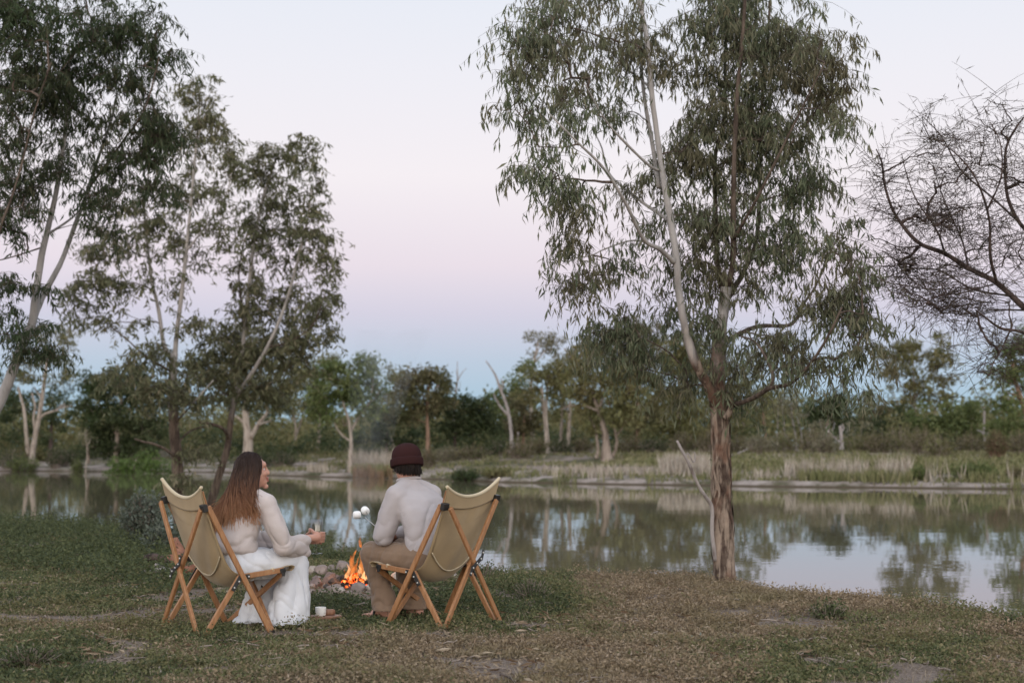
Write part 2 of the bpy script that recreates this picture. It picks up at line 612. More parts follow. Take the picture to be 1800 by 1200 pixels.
LEAF_MAIN = leafmat('gum_leaf', [(0, (.078, .098, .056)), (.4, (.122, .15, .086)), (.75, (.17, .195, .12)), (1, (.24, .225, .155))], (.15, .125, .075), 1.3)
LEAF_LEFT = leafmat('dark_gum_leaf', [(0, (.034, .045, .024)), (.5, (.055, .072, .036)), (.85, (.085, .10, .054)), (1, (.12, .10, .06))], (.045, .075, .03), 1.0)
LEAF_MID = leafmat('olive_gum_leaf', [(0, (.088, .094, .05)), (.5, (.14, .145, .078)), (.85, (.195, .188, .11)), (1, (.25, .21, .14))], (.105, .115, .06), .8)
LEAF_NEEDLE = leafmat('dull_brown_foliage', [(0, (.04, .032, .024)), (.6, (.075, .06, .042)), (1, (.10, .09, .055))], None)
FAR_LEAF = {
    'green': leafmat('bush_green', [(0, (0.070, 0.093, 0.033)), (.5, (0.117, 0.145, 0.051)), (1, (0.195, 0.217, 0.086))], (0.086, 0.123, 0.038), .5),
    'deep': leafmat('bush_deep_green', [(0, (0.029, 0.040, 0.018)), (.5, (0.051, 0.067, 0.028)), (1, (0.085, 0.102, 0.043))], (0.043, 0.070, 0.023), .5),
    'olive': leafmat('bush_olive', [(0, (0.085, 0.087, 0.035)), (.5, (0.136, 0.140, 0.056)), (1, (0.218, 0.212, 0.097))], (0.164, 0.132, 0.060), .5),
    'brown': leafmat('bush_brown', [(0, (0.074, 0.066, 0.034)), (.5, (0.123, 0.108, 0.053)), (1, (0.191, 0.164, 0.086))], (0.087, 0.103, 0.042), .5),
    'grey': leafmat('bush_grey', [(0, (0.124, 0.118, 0.073)), (.5, (0.191, 0.178, 0.112)), (1, (0.277, 0.252, 0.171))], (0.146, 0.144, 0.080), .5),
    'bright': leafmat('willow_green', [(0, (0.062, 0.103, 0.024)), (.5, (0.102, 0.159, 0.041)), (1, (0.156, 0.224, 0.068))], (0.078, 0.111, 0.034), .9),
}

# ------------------------------------------------------------------ trees
def crown_points(blobs, D, depth=.8):
    """clump centres scattered through ellipsoids given as (px, py, rx, ry, count[, depth offset])"""
    out, rad = [], []
    for bl in blobs:
        cx, cy, rx, ry, n = bl[:5]
        dd = bl[5] if len(bl) > 5 else 0.0
        k = D / FPX
        u = norm(rng.normal(size=(n, 3))) * (rng.random((n, 1)) ** .38)
        for a in u:
            p = at(cx, cy, D + dd)
            out.append(p + np.array([a[0] * rx * k, a[1] * .5 * (rx + ry) * k * depth, a[2] * ry * k]))
            rad.append(min(rx, ry) * k)
    return np.array(out), np.array(rad)

def grow(att, att_r, clumps, upw=1.2, sag=.12, rt=.0035, rp=.46):
    """branches from the limbs to every clump, each new branch a possible parent of later ones"""
    A = [p for p in att]
    own = [-1] * len(A)
    cap_r = list(att_r)
    A = np.array(A + [np.zeros(3)] * (len(clumps) * 6 + 4))
    n = len(own)
    d0 = np.array([np.min(np.linalg.norm(A[:n] - c, axis=1)) for c in clumps])
    order = np.argsort(d0)
    br, par = [], []
    for ci in order:
        c = clumps[ci]
        d = np.linalg.norm(A[:n] - c, axis=1) + upw * np.maximum(0, A[:n, 2] - c[2] + .05 * d0[ci])
        i = int(np.argmin(d))
        p = A[i]
        L = np.linalg.norm(c - p)
        ctrl = p + (c - p) * .5 + np.array([0, 0, sag * L]) + rng.normal(size=3) * .09 * L
        t = np.linspace(0, 1, 6)[:, None]
        pts = (1 - t) ** 2 * p + 2 * t * (1 - t) * ctrl + t * t * c
        pts[1:-1] += rng.normal(size=(4, 3)) * .018 * L
        br.append(pts)
        par.append(own[i])
        A[n:n + 5] = pts[1:]
        own += [len(br) - 1] * 5
        cap_r += [1.0] * 5
        n += 5
        if own[i] == -1:
            par[-1] = -1
    cnt = np.ones(len(br))
    for k in range(len(br) - 1, -1, -1):
        if par[k] >= 0:
            cnt[par[k]] += cnt[k]
    r0 = rt * cnt ** rp
    P = np.array(br)
    taper = np.linspace(1, .45, 6)[None, :]
    return P, r0[:, None] * taper, order

def gum(name, label, cat, D, limbs, blobs, leaf, bark, leafsize, per_twig, twigs, group=None, twig_len=.32, trunk_sides=14, rough=.10, droop=.9, trunk_n=None, tr=.0022, depth=.8, rt=.0035, spread=.55, names=None, wratio=.19, base=None, bark2=None, dark=(), sagk=.45):
    """a tree: limbs as ([(px, py, depth offset)...], pixel width at foot, pixel width at tip), then clumps of hanging leaves"""
    k = D / FPX
    W3 = []
    for pts, w0, w1 in limbs:
        P = np.array([at(p[0], p[1], D + (p[2] if len(p) > 2 else 0)) for p in pts])
        R = np.linspace(w0, w1, len(P)) * k * .5
        W3.append((P, R))
    foot = W3[0][0][0] if base is None else base
    root = thing(name, label, cat, foot, group)
    att, att_r = [], []
    for i, (P, R) in enumerate(W3):
        s = trunk_sides if i == 0 else max(6, trunk_sides // 2 + 1)
        n = (trunk_n if i == 0 and trunk_n else len(P) * 6)
        V, F = tube(P, R, s, n, rough, max(.05, R[0] * .9))
        nm = 'trunk' if i == 0 else 'limb'
        if names and i in names:
            nm = names[i]
        part(nm, V, F, DEADWOOD if nm == 'dead_branch' else (bark2 if (bark2 and i in dark) else bark), root)
        q = spline(np.column_stack([P, R]), max(4, len(P) * 5))
        if nm != 'dead_branch':
            att += list(q[(4 if i == 0 else 1):, :3])
            att_r += list(q[(4 if i == 0 else 1):, 3])
    C, CR = crown_points(blobs, D, depth)
    P, R, order = grow(np.array(att), att_r, C, rt=rt)
    V, F = mtubes(P, R, 5)
    part('branches', V, F, bark2 or bark, root, stuff=True)
    # twigs and leaves
    M = len(C)
    ax = norm(rng.normal(size=(M, twigs, 3)) * np.array([1, 1, .55]) + np.array([0, 0, .10]))
    ln = twig_len * rng.uniform(.5, 1.25, (M, twigs, 1))
    st = C[:, None, :] + rng.normal(size=(M, twigs, 3)) * .10 * twig_len
    t = np.linspace(0, 1, 4)[None, None, :, None]
    TP = st[:, :, None, :] + ax[:, :, None, :] * (ln[:, :, None, :] * t) - np.array([0, 0, 1.]) * (ln[:, :, None, :] * sagk * t ** 2)
    TP = TP.reshape(-1, 4, 3)
    V, F = mtubes(TP, np.full(TP.shape[:2], 1.0) * np.array([1, .8, .6, .35]) * tr, 3)
    part('twigs', V, F, bark2 or bark, root, stuff=True)
    N = len(TP)
    tt = rng.uniform(.12, 1.05, (N, per_twig))
    a0 = np.clip(tt * 3, 0, 2.999)
    i0 = a0.astype(int)
    fr = (a0 - i0)[..., None]
    rows = np.arange(N)[:, None]
    LP = TP[rows, i0] * (1 - fr) + TP[rows, i0 + 1] * fr
    LP = (LP + rng.normal(size=LP.shape) * .03 * twig_len).reshape(-1, 3)
    axl = rng.normal(size=LP.shape) * spread + np.array([0, 0, -droop])
    L = leafsize * rng.uniform(.6, 1.25, len(LP))
    V, F = leafquads(LP, axl, L, L * wratio * rng.uniform(.75, 1.2, len(LP)))
    part('crown', V, F, leaf, root, smooth=False, stuff=True)
    return root

# the big river gum to the right of the chairs
DM = 12.4
main_limbs = [
    ([(1274, 1036), (1271, 980), (1271, 930), (1268, 862), (1267, 795), (1266, 741), (1263, 700), (1262, 660), (1265, 592), (1272, 545), (1276, 505)], 41, 19),
    ([(1264, 728, 0), (1246, 682, -.1), (1223, 637, -.2), (1210, 601, -.2), (1203, 570, -.25), (1192, 507, -.25), (1191, 471, -.3), (1180, 396, -.3), (1169, 333, -.3), (1157, 250, -.2), (1146, 167, -.2), (1136, 62, -.1), (1123, 0, 0), (1105, -90, 0)], 17, 7),
    ([(1186, 462, -.3), (1160, 438, -.5), (1132, 421, -.7), (1098, 354, -1.0), (1061, 296, -1.2), (1015, 250, -1.4), (965, 200, -1.5)], 9, 2.5),
    ([(1180, 390, -.3), (1150, 370, -.1), (1127, 354, 0), (1073, 308, .3), (1057, 258, .5), (1040, 225, .6)], 7, 2),
    ([(1158, 300, -.25), (1140, 290, -.4), (1102, 254, -.6), (1065, 212, -.8), (1027, 146, -1)], 6, 2),
    ([(1147, 165, -.2), (1138, 150, -.1), (1098, 117, .2), (1065, 79, .4)], 5, 2),
    ([(1158, 330, -.2), (1146, 250, 0), (1132, 167, .2), (1127, 83, .3), (1132, -20, .4)], 8, 5),
    ([(1186, 458, -.3), (1123, 423, .1), (1065, 437, .3), (1036, 450, .3), (990, 454, .3)], 4, 1.5),
    ([(1273, 520, 0), (1264, 480, .1), (1259, 430, .15), (1257, 340, .2), (1258, 271, .2), (1273, 208, .2), (1275, 100, .3), (1280, -30, .3)], 11, 5),
    ([(1276, 508, 0), (1287, 470, -.1), (1289, 380, -.2), (1290, 292, -.3), (1296, 167, -.3), (1307, 42, -.4), (1312, -60, -.4)], 12, 5),
    ([(1276, 530, 0), (1306, 480, .3), (1330, 417, .5), (1336, 292, .6), (1341, 160, .7), (1350, 60, .8), (1356, -40, .8)], 10, 4),
    ([(1290, 420, -.2), (1330, 350, -.5), (1370, 270, -.7), (1410, 190, -.8), (1450, 110, -.9)], 6, 2),
    ([(1277, 716, 0), (1322, 700, -.4), (1354, 682, -.7), (1390, 673, -.9), (1426, 637, -1.1), (1457, 588, -1.3), (1480, 540, -1.4)], 9, 3),
    ([(1331, 697, -.5), (1358, 669, -.6), (1349, 633, -.6), (1327, 601, -.5), (1300, 590, -.3)], 7, 3),
    ([(1272, 600, 0), (1331, 574, .3), (1390, 570, .6), (1412, 534, .7), (1435, 500, .8), (1470, 420, .9)], 9, 3),
    ([(1258, 985, -.05), (1252, 940, -.08), (1251, 892, -.12), (1240, 872, -.2), (1228, 853, -.25), (1210, 813, -.35), (1196, 786, -.4), (1190, 774, -.4)], 8, 4),
    ([(1213, 820, -.35), (1206, 806, -.3), (1209, 796, -.3), (1219, 812, -.32), (1222, 800, -.3), (1220, 793, -.3)], 3, 1.5),
    ([(1275, 735, -.1), (1283, 722, -.12), (1286, 708, -.15), (1284, 698, -.15)], 13, 5),
]
main_blobs = [
    (955, 55, 62, 72, 12, -1), (908, 140, 36, 58, 7, -1), (1000, 40, 80, 70, 11, -.6), (1080, 55, 60, 60, 7, -.3), (968, 200, 62, 58, 8, -1.2), (1030, 140, 60, 60, 7, -.6),
    (940, 272, 42, 42, 6, -1.4), (985, 310, 40, 35, 5, -1.3), (1080, 120, 50, 45, 5), (1150, 70, 50, 80, 6), (1090, 200, 40, 50, 4), (1010, 375, 50, 35, 5, -1), (995, 425, 30, 40, 4, -.9),
    (1015, 505, 50, 45, 6, -.2), (1085, 490, 60, 45, 5, .2), (1135, 400, 28, 55, 3), (1160, 330, 28, 45, 4), (1120, 320, 25, 40, 3), (1000, -40, 120, 50, 11), (1130, -30, 80, 40, 5),
    (1290, 30, 90, 90, 28), (1220, 90, 48, 80, 11), (1385, 50, 80, 85, 21), (1455, 90, 55, 60, 11, -.5), (1300, 160, 90, 90, 28), (1400, 170, 80, 90, 21), (1250, 240, 65, 80, 16),
    (1330, 270, 80, 80, 18), (1410, 280, 55, 80, 12), (1200, 270, 45, 60, 8), (1290, 375, 80, 75, 16), (1370, 365, 60, 80, 11), (1425, 350, 40, 60, 6), (1220, 380, 45, 60, 7),
    (1260, 475, 60, 65, 9), (1340, 465, 60, 60, 9), (1400, 445, 40, 60, 6), (1200, 470, 35, 40, 4), (1475, 225, 28, 55, 4, -.6), (1300, -60, 150, 40, 16),
    (1480, 415, 38, 75, 7, -.8), (1505, 510, 38, 60, 10, -1), (1450, 550, 48, 55, 9, -.8), (1515, 590, 28, 45, 6, -1.2), (1400, 590, 48, 50, 9), (1345, 620, 55, 55, 9, -.3),
    (1305, 680, 40, 40, 6), (1255, 610, 30, 55, 5), (1440, 640, 48, 30, 5, -1), (1065, 585, 60, 55, 9, .3), (1125, 590, 48, 50, 7, .3), (1180, 560, 38, 48, 5, .3),
    (1210, 680, 35, 45, 5, .2), (1130, 640, 55, 40, 5, .4), (1500, 690, 30, 20, 2, -1.2), (1235, 560, 30, 40, 5),
]
tree_main = gum('river_gum_tree', 'tall river gum with torn brown bark and a pale side limb, right of the chairs', 'tree', DM, main_limbs, main_blobs,
                LEAF_MAIN, BARK_MAIN, .094, 11, 8, None, .33, 28, .16, trunk_n=150, names={15: 'dead_branch', 16: 'dead_branch', 17: 'stub'}, tr=.0022, rt=.0034, droop=1.35, spread=.48, wratio=.165, bark2=BARK_TWIG, dark=(8, 9, 10, 11, 12, 13, 14))
# strips of bark hanging loose round its trunk
VS = []
trk = spline(np.array([np.append(at(p[0], p[1], DM), 0) for p in main_limbs[0][0]]), 120)[:, :3]
for _ in range(46):
    i = int(rng.integers(4, 70))
    ln = int(rng.integers(7, 26))
    a = rng.uniform(0, 2 * math.pi)
    seg = trk[i:i + ln]
    rr = .103 - .0004 * i + .006
    w = rng.uniform(.05, .2)
    rows = []
    for j, c in enumerate(seg):
        f = j / max(1, len(seg) - 1)
        lift = -.002 + .016 * max(0, .25 - f) + .010 * max(0, f - .8)
        ww = w * (1 - .7 * abs(2 * f - 1) ** 3)
        ang = a + .25 * math.sin(j * .4 + a)
        rows.append([[c[0] + (rr + lift) * math.cos(ang + s * ww), c[1] + (rr + lift) * math.sin(ang + s * ww), c[2]] for s in (-1, 0, 1)])
    r_ = np.array(rows).reshape(-1, 3)
    ii = np.arange(len(r_)).reshape(-1, 3)
    VS.append((r_, np.stack([ii[:-1, :-1], ii[:-1, 1:], ii[1:, 1:], ii[1:, :-1]], -1).reshape(-1, 4)))
for V, F in VS:
    part('bark_strip', V, F, BARK_MAIN, tree_main)

# dark leafy gum leaning in from the left edge
left_limbs = [
    ([(-95, 960), (-50, 800), (-22, 745), (0, 705), (25, 645), (41, 602), (56, 568), (62, 525), (71, 462), (82, 410), (96, 352), (108, 280), (118, 200), (122, 110)], 23, 5),
    ([(57, 565, 0), (75, 521, .2), (98, 479, .3), (112, 450, .4), (134, 390, .5), (156, 332, .5), (172, 280, .5), (192, 224, .6), (206, 165, .7)], 12, 4),
    ([(84, 412, .1), (120, 388, .3), (140, 370, .4), (180, 330, .2)], 5, 2),
    ([(70, 436, 0), (40, 446, -.4), (0, 457, -.7), (-40, 462, -.9)], 3, 1.5),
    ([(-60, 800, -.3), (-30, 560, -.6), (0, 405, -.8), (16, 360, -.8), (38, 290, -.8), (60, 200, -.9), (90, 110, -1)], 6, 2),
    ([(160, 325, .5), (215, 250, .1), (255, 190, -.2), (280, 100, -.4)], 5, 2),
]
left_blobs = [
    (60, 35, 110, 65, 42, -.5), (180, 40, 80, 58, 22), (262, 62, 48, 55, 11), (30, 130, 70, 68, 22, -.6), (120, 125, 75, 65, 25), (210, 112, 65, 55, 15), (292, 110, 24, 36, 5),
    (255, 205, 55, 55, 20), (280, 250, 42, 50, 15), (205, 275, 46, 46, 11), (272, 312, 36, 36, 8), (180, 345, 38, 52, 10), (92, 210, 48, 56, 10), (25, 235, 45, 66, 12, -.6), (100, 290, 46, 46, 8),
    (48, 330, 58, 48, 15, -.4), (15, 385, 46, 36, 8, -.5), (145, 215, 40, 50, 7), (170, 405, 28, 36, 3), (25, 505, 46, 36, 7, -.3), (15, 570, 36, 36, 7, -.3), (75, 622, 36, 30, 7),
    (-60, 100, 70, 100, 15, -.5), (-60, 350, 60, 80, 10), (90, -50, 160, 40, 17), (60, 580, 24, 24, 2),
]
gum('river_gum_tree', 'dark leafy gum with two pale grey stems leaning in from the left edge', 'tree', 15.5, left_limbs, left_blobs, LEAF_LEFT, BARK_LEFT, .10, 11, 8,
    None, .30, 16, .08, tr=.0022, droop=1.1, trunk_n=90, wratio=.17, bark2=BARK_TWIG, dark=(3, 4, 5))

# two slender gums at the water behind the left chair
midA_limbs = [
    ([(317, 1022), (315, 910), (313, 862), (310, 796), (306, 754), (304, 700), (304, 650), (307, 620)], 24, 13),
    ([(307, 640, 0), (298, 625, .1), (287, 600, .2), (279, 546, .3), (267, 492, .4), (258, 420, .5), (254, 358, .6), (262, 300, .6)], 9, 3),
    ([(307, 630, 0), (312, 575, 0), (321, 504, -.2), (329, 425, -.3), (335, 366, -.3), (341, 300, -.4), (348, 220, -.4), (352, 160, -.4)], 9, 3),
    ([(304, 655, 0), (285, 643, -.3), (267, 633, -.4), (240, 612, -.6), (225, 598, -.6), (196, 575, -.9)], 4, 2),
    ([(312, 805, 0), (300, 796, -.2), (287, 787, -.4), (267, 779, -.6), (252, 776, -.7), (237, 771, -.8)], 7, 3),
    ([(311, 780, 0), (333, 758, .3), (358, 750, .5), (385, 748, .6)], 4, 2),
    ([(306, 745, 0), (321, 729, -.2), (350, 696, -.5), (375, 668, -.7)], 4, 2),
    ([(329, 440, -.3), (360, 400, -.5), (395, 350, -.7), (410, 290, -.8)], 4, 1.5),
]
midA_blobs = [
    (352, 168, 34, 32, 10, -.4), (372, 225, 48, 46, 12, -.4), (325, 255, 36, 40, 6, -.2), (400, 270, 40, 48, 9, -.6), (350, 325, 48, 46, 8), (300, 335, 36, 40, 6), (260, 375, 58, 46, 12, .3),
    (198, 420, 54, 46, 12), (230, 470, 56, 46, 11), (162, 495, 38, 44, 9), (180, 555, 38, 36, 6), (140, 545, 22, 36, 4), (290, 480, 44, 46, 5), (340, 435, 36, 46, 5), (388, 375, 36, 56, 6, -.6),
    (240, 560, 26, 26, 2), (290, 420, 30, 40, 4), (330, 560, 28, 36, 4), (400, 420, 30, 40, 4, -.5), (215, 360, 40, 30, 5, .3), (310, 705, 36, 34, 6, -.3), (345, 800, 36, 30, 5), (330, 850, 34, 26, 5, -.4),
    (225, 665, 44, 30, 9, -.8), (265, 690, 36, 30, 6, -.6),
    (285, 640, 40, 34, 6), (250, 620, 40, 30, 5, -.4), (330, 640, 40, 36, 6, -.2), (345, 720, 36, 34, 5, -.4),
]
gum('slender_gum_tree', 'slender gum with brown trunk and two upright pale stems rising behind the left chair', 'tree', 27, midA_limbs, midA_blobs, LEAF_MID, BARK_MID, .135, 9, 8,
    None, .40, 14, .1, tr=.003, droop=.8, rt=.0045, depth=.9, wratio=.26, bark2=BARK_TWIG, dark=(3, 4))
midB_limbs = [
    ([(346, 1016), (360, 915), (370, 885), (383, 842), (393, 810), (400, 785), (405, 742), (411, 708), (420, 660), (428, 600), (436, 520), (446, 430), (462, 350), (485, 280)], 17, 4),
    ([(402, 772, 0), (398, 760, -.2), (387, 750, -.4), (366, 744, -.5), (350, 742, -.6)], 8, 4),
    ([(413, 700, 0), (446, 650, -.3), (475, 600, -.5), (500, 540, -.5), (520, 470, -.6), (540, 390, -.6), (548, 330, -.6)], 8, 3),
    ([(430, 590, 0), (425, 540, .3), (420, 480, .5), (430, 420, .6)], 5, 2),
    ([(470, 610, -.4), (510, 600, -.8), (550, 570, -1), (570, 520, -1.1)], 4, 2),
]
midB_blobs = [
    (500, 262, 46, 34, 11, -.3), (535, 320, 38, 48, 10, -.5), (460, 300, 36, 38, 9), (480, 370, 58, 46, 13), (548, 400, 36, 48, 10, -.6), (450, 430, 36, 46, 8), (510, 440, 46, 46, 9), (567, 455, 26, 46, 8, -.8),
    (562, 525, 34, 36, 8, -.9), (510, 525, 46, 38, 9), (460, 505, 36, 38, 8), (420, 480, 28, 38, 5, .5), (430, 570, 56, 46, 11), (500, 590, 56, 36, 11), (550, 580, 34, 34, 8, -.8), (392, 600, 46, 46, 10),
    (460, 645, 56, 38, 11), (385, 680, 36, 38, 8), (525, 640, 34, 34, 5), (430, 700, 40, 30, 6), (350, 660, 30, 30, 5),
    (470, 690, 50, 34, 9), (410, 650, 40, 36, 8, .3), (440, 610, 50, 40, 8), (520, 610, 46, 34, 7, -.5), (370, 640, 36, 30, 5, .3),
    (300, 690, 40, 30, 4, .6),
]
gum('slender_gum_tree', 'gum with a dark leaning twisted trunk and full olive crown between chair and the woman', 'tree', 28, midB_limbs, midB_blobs, LEAF_MID, BARK_MID, .14, 10, 8,
    None, .40, 14, .12, tr=.003, droop=.8, rt=.0045, depth=.9, wratio=.26, bark2=BARK_TWIG, dark=(3, 4))

# half-bare dark tree reaching in from the right
bare_limbs = [
    ([(2000, 1340), (1968, 980), (1945, 860), (1915, 740), (1880, 640), (1850, 580), (1800, 540), (1752, 497), (1700, 470), (1660, 445), (1620, 430), (1595, 407), (1570, 370), (1555, 325), (1550, 285), (1540, 262)], 17, 2),
    ([(1752, 497, -.1), (1741, 450, -.3), (1740, 395, -.4), (1730, 350, -.5), (1710, 305, -.6), (1680, 270, -.7), (1650, 250, -.8)], 6, 1.5),
    ([(1880, 640, 0), (1850, 500, .2), (1815, 420, .3), (1790, 388, .3), (1770, 340, .3), (1768, 265, .4), (1786, 225, .4), (1805, 200, .4)], 10, 3),
    ([(1796, 395, .3), (1745, 348, .6), (1690, 300, .9), (1655, 240, 1), (1622, 205, 1.1)], 5, 1.5),
    ([(1870, 620, 0), (1800, 585, -.4), (1760, 577, -.6), (1730, 556, -.8), (1716, 545, -.9)], 7, 2),
    ([(1775, 520, 0), (1710, 508, .3), (1650, 475, .5), (1600, 470, .7), (1550, 440, .8)], 4, 1.5),
    ([(1780, 570, -.5), (1762, 610, -.6), (1745, 640, -.7), (1740, 660, -.7)], 3, 1),
    ([(1702, 471, 0), (1692, 425, .2), (1668, 372, .4), (1650, 325, .5), (1640, 290, .5)], 4, 1.2),
    ([(1662, 446, 0), (1645, 402, -.3), (1610, 350, -.5), (1592, 300, -.6), (1585, 270, -.6)], 3.5, 1),
    ([(1625, 432, 0), (1580, 434, .3), (1545, 420, .5), (1520, 425, .6)], 3, 1),
    ([(1735, 370, -.4), (1760, 310, -.6), (1758, 250, -.7), (1740, 215, -.7)], 3.5, 1),
    ([(1800, 545, 0), (1745, 545, .5), (1690, 552, .8), (1640, 545, 1)], 3.5, 1),
    ([(1745, 500, .1), (1690, 515, -.3), (1650, 520, -.5), (1610, 540, -.7), (1580, 530, -.8)], 3, 1),
]
bare_blobs = [
    (1700, 385, 70, 36, 20, -.4), (1650, 370, 50, 40, 12), (1585, 460, 40, 34, 9), (1560, 380, 34, 60, 8), (1680, 280, 70, 60, 18), (1640, 230, 50, 40, 8, .8), (1740, 220, 60, 50, 9, .4), (1780, 300, 40, 70, 9),
    (1620, 520, 60, 30, 12, -.5), (1680, 540, 60, 28, 12, -.5), (1740, 545, 50, 40, 9, -.6), (1600, 480, 60, 40, 12), (1740, 440, 50, 50, 9), (1680, 480, 50, 36, 9), (1750, 630, 40, 40, 8, -.6), (1550, 300, 30, 40, 7),
    (1800, 470, 60, 80, 9), (1820, 620, 60, 40, 8), (1860, 350, 70, 110, 15), (1900, 500, 60, 80, 12),
]
gum('bare_branched_tree', 'half bare dark tree with crooked branches reaching in from the right edge', 'tree', 11.5, bare_limbs, bare_blobs, LEAF_NEEDLE, BARK_DARK, .085, 4, 8,
    None, .42, 12, .14, tr=.0027, droop=.5, rt=.0046, spread=.8, wratio=.07, sagk=.12)
# ------------------------------------------------------------------ the far bank
def far_tree(label, px, D, limbs, blobs, leaf, bark, dens=1.0, lsize=.30, name='gum_tree', cat='tree', group=None, shape=.9, clump=.30):
    """tree across the river; limbs in photograph pixels with widths; foliage as many small leafy sprays round clump centres"""
    k = D / FPX
    foot = gp(px, D) - (0, 0, .1)
    root = thing(name, label, cat, foot, group)
    att = []
    first = True
    for pts, w0, w1 in limbs:
        P = np.array([at(p[0], p[1], D + (p[2] if len(p) > 2 else rng.normal() * .25 * (not first))) for p in pts])
        if first:
            P[0] = foot
            P[1:, 1] = D
        R = np.linspace(w0, w1, len(P)) * k * .5
        if first:
            R[0] *= 1.35
        V, F = tube(P, R, 9 if first else 7, len(P) * 5, .12, .25)
        part('trunk' if first else 'limb', V, F, bark, root)
        att += list(spline(P, len(P) * 4)[(5 if first and len(P) > 2 else 1):])
        first = False
    if not blobs:
        return root
    C, _ = crown_points(blobs, D, shape)
    P, R, order = grow(np.array(att), None or np.ones(len(att)), C, rt=.012, rp=.40)
    V, F = mtubes(P, R, 4)
    part('branches', V, F, bark, root, stuff=True)
    n = int(60 * dens)
    u = norm(rng.normal(size=(len(C), n, 3))) * rng.random((len(C), n, 1)) ** .45
    r = (rng.uniform(.7, 1.3, (len(C), 1, 1)) * clump * 1.9)
    LP = (C[:, None, :] + u * r * np.array([1.15, 1.15, .8])).reshape(-1, 3)
    axl = rng.normal(size=LP.shape) * .6 + np.array([0, 0, -.5])
    L = lsize * rng.uniform(.55, 1.25, len(LP))
    V, F = leafquads(LP, axl, L, L * .42)
    part('crown', V, F, FAR_LEAF[leaf], root, smooth=False, stuff=True)
    return root

FT = far_tree
# left side
FT('white trunked gum with forked pale limbs standing on the left bank before dark scrub', 58, 107,
   [([(60, 800), (60, 776), (68, 735), (74, 700), (80, 655), (83, 625)], 10, 5), ([(63, 768), (59, 735), (62, 715), (56, 690)], 5, 3), ([(66, 740), (78, 728), (95, 722), (110, 716), (128, 713)], 5, 3),
    ([(100, 722), (108, 712), (120, 709)], 3, 2), ([(74, 700), (66, 690), (60, 680)], 3, 2), ([(50, 800), (46, 760), (42, 720), (32, 680)], 8, 4)],
   [(80, 590, 40, 22, 8), (110, 610, 26, 24, 5), (60, 620, 34, 24, 6), (100, 650, 40, 26, 7), (40, 650, 30, 26, 5), (120, 590, 14, 12, 2)], 'olive', BARK_PALE)
FT('broad dark scrub tree on the left bank behind the white trunked gum', 90, 116,
   [([(88, 800), (90, 760), (92, 720)], 8, 3)], [(95, 745, 46, 38, 16), (60, 720, 50, 40, 14), (20, 730, 40, 50, 14), (-20, 700, 50, 60, 14), (120, 690, 36, 40, 9), (20, 670, 40, 40, 9)], 'deep', BARK_DARK, 1.1)
FT('large dense dark green tree leaning over the left bank, widest crown on that side', 205, 103,
   [([(205, 812), (206, 770), (210, 730), (215, 690)], 9, 4), ([(156, 815), (154, 770), (152, 740)], 4, 2), ([(208, 750), (235, 710), (250, 680)], 5, 2), ([(206, 765), (180, 725), (170, 690)], 5, 2)],
   [(200, 690, 56, 40, 34), (245, 680, 46, 40, 27), (165, 720, 34, 46, 24), (215, 745, 66, 36, 37), (265, 735, 36, 44, 22), (185, 780, 46, 26, 24), (240, 785, 40, 24, 17), (160, 665, 20, 20, 7), (225, 650, 34, 14, 8)], 'deep', BARK_FAR, 1.15)
FT('bright green willow bush overhanging the water below the dark green tree', 235, 97,
   [([(236, 832), (236, 820), (240, 805)], 3, 1.5), ([(234, 828), (220, 812)], 2, 1), ([(238, 826), (262, 810)], 2, 1)],
   [(215, 822, 30, 22, 14), (250, 818, 36, 24, 18), (280, 828, 26, 18, 9), (230, 840, 40, 10, 9)], 'bright', BARK_FAR, 1.1, .24, 'willow_bush', 'bush', None, .6)
FT('pale stemmed sapling on the left bank edge beside the bare earth slope', 152, 101, [([(153, 826), (153, 800), (151, 775), (150, 757)], 2.2, 1), ([(153, 785), (160, 770)], 1.2, .7)], [(150, 765, 14, 14, 3)], 'grey', BARK_PALE, .6, .24)
FT('thick white trunked old gum with patchy forked base, left of the woman', 435, 94,
   [([(436, 806), (436, 775), (433, 745), (431, 715), (430, 690)], 19, 7), ([(440, 770), (452, 748), (462, 735), (470, 722), (466, 700)], 10, 3), ([(456, 745), (468, 742), (476, 738)], 5, 3), ([(430, 745), (420, 735), (408, 728)], 6, 3), ([(432, 700), (440, 670), (452, 640)], 6, 3), ([(428, 700), (420, 660), (412, 630)], 6, 3)],
   [(430, 660, 50, 40, 13), (480, 640, 50, 40, 13), (400, 620, 50, 40, 11), (450, 600, 60, 40, 12), (505, 690, 40, 40, 10), (390, 690, 34, 34, 8), (480, 700, 24, 24, 5), (525, 650, 30, 30, 6)], 'olive', BARK_PALE)
FT('shadowy scrub tree between the old white gum and the round crowned gum', 515, 112,
   [([(520, 795), (520, 760), (516, 720)], 6, 3), ([(519, 770), (532, 730), (536, 705)], 4, 2)], [(500, 700, 46, 44, 13), (540, 690, 40, 40, 11), (470, 720, 36, 40, 9), (530, 650, 30, 24, 6), (560, 720, 30, 26, 6)], 'deep', BARK_PALE)
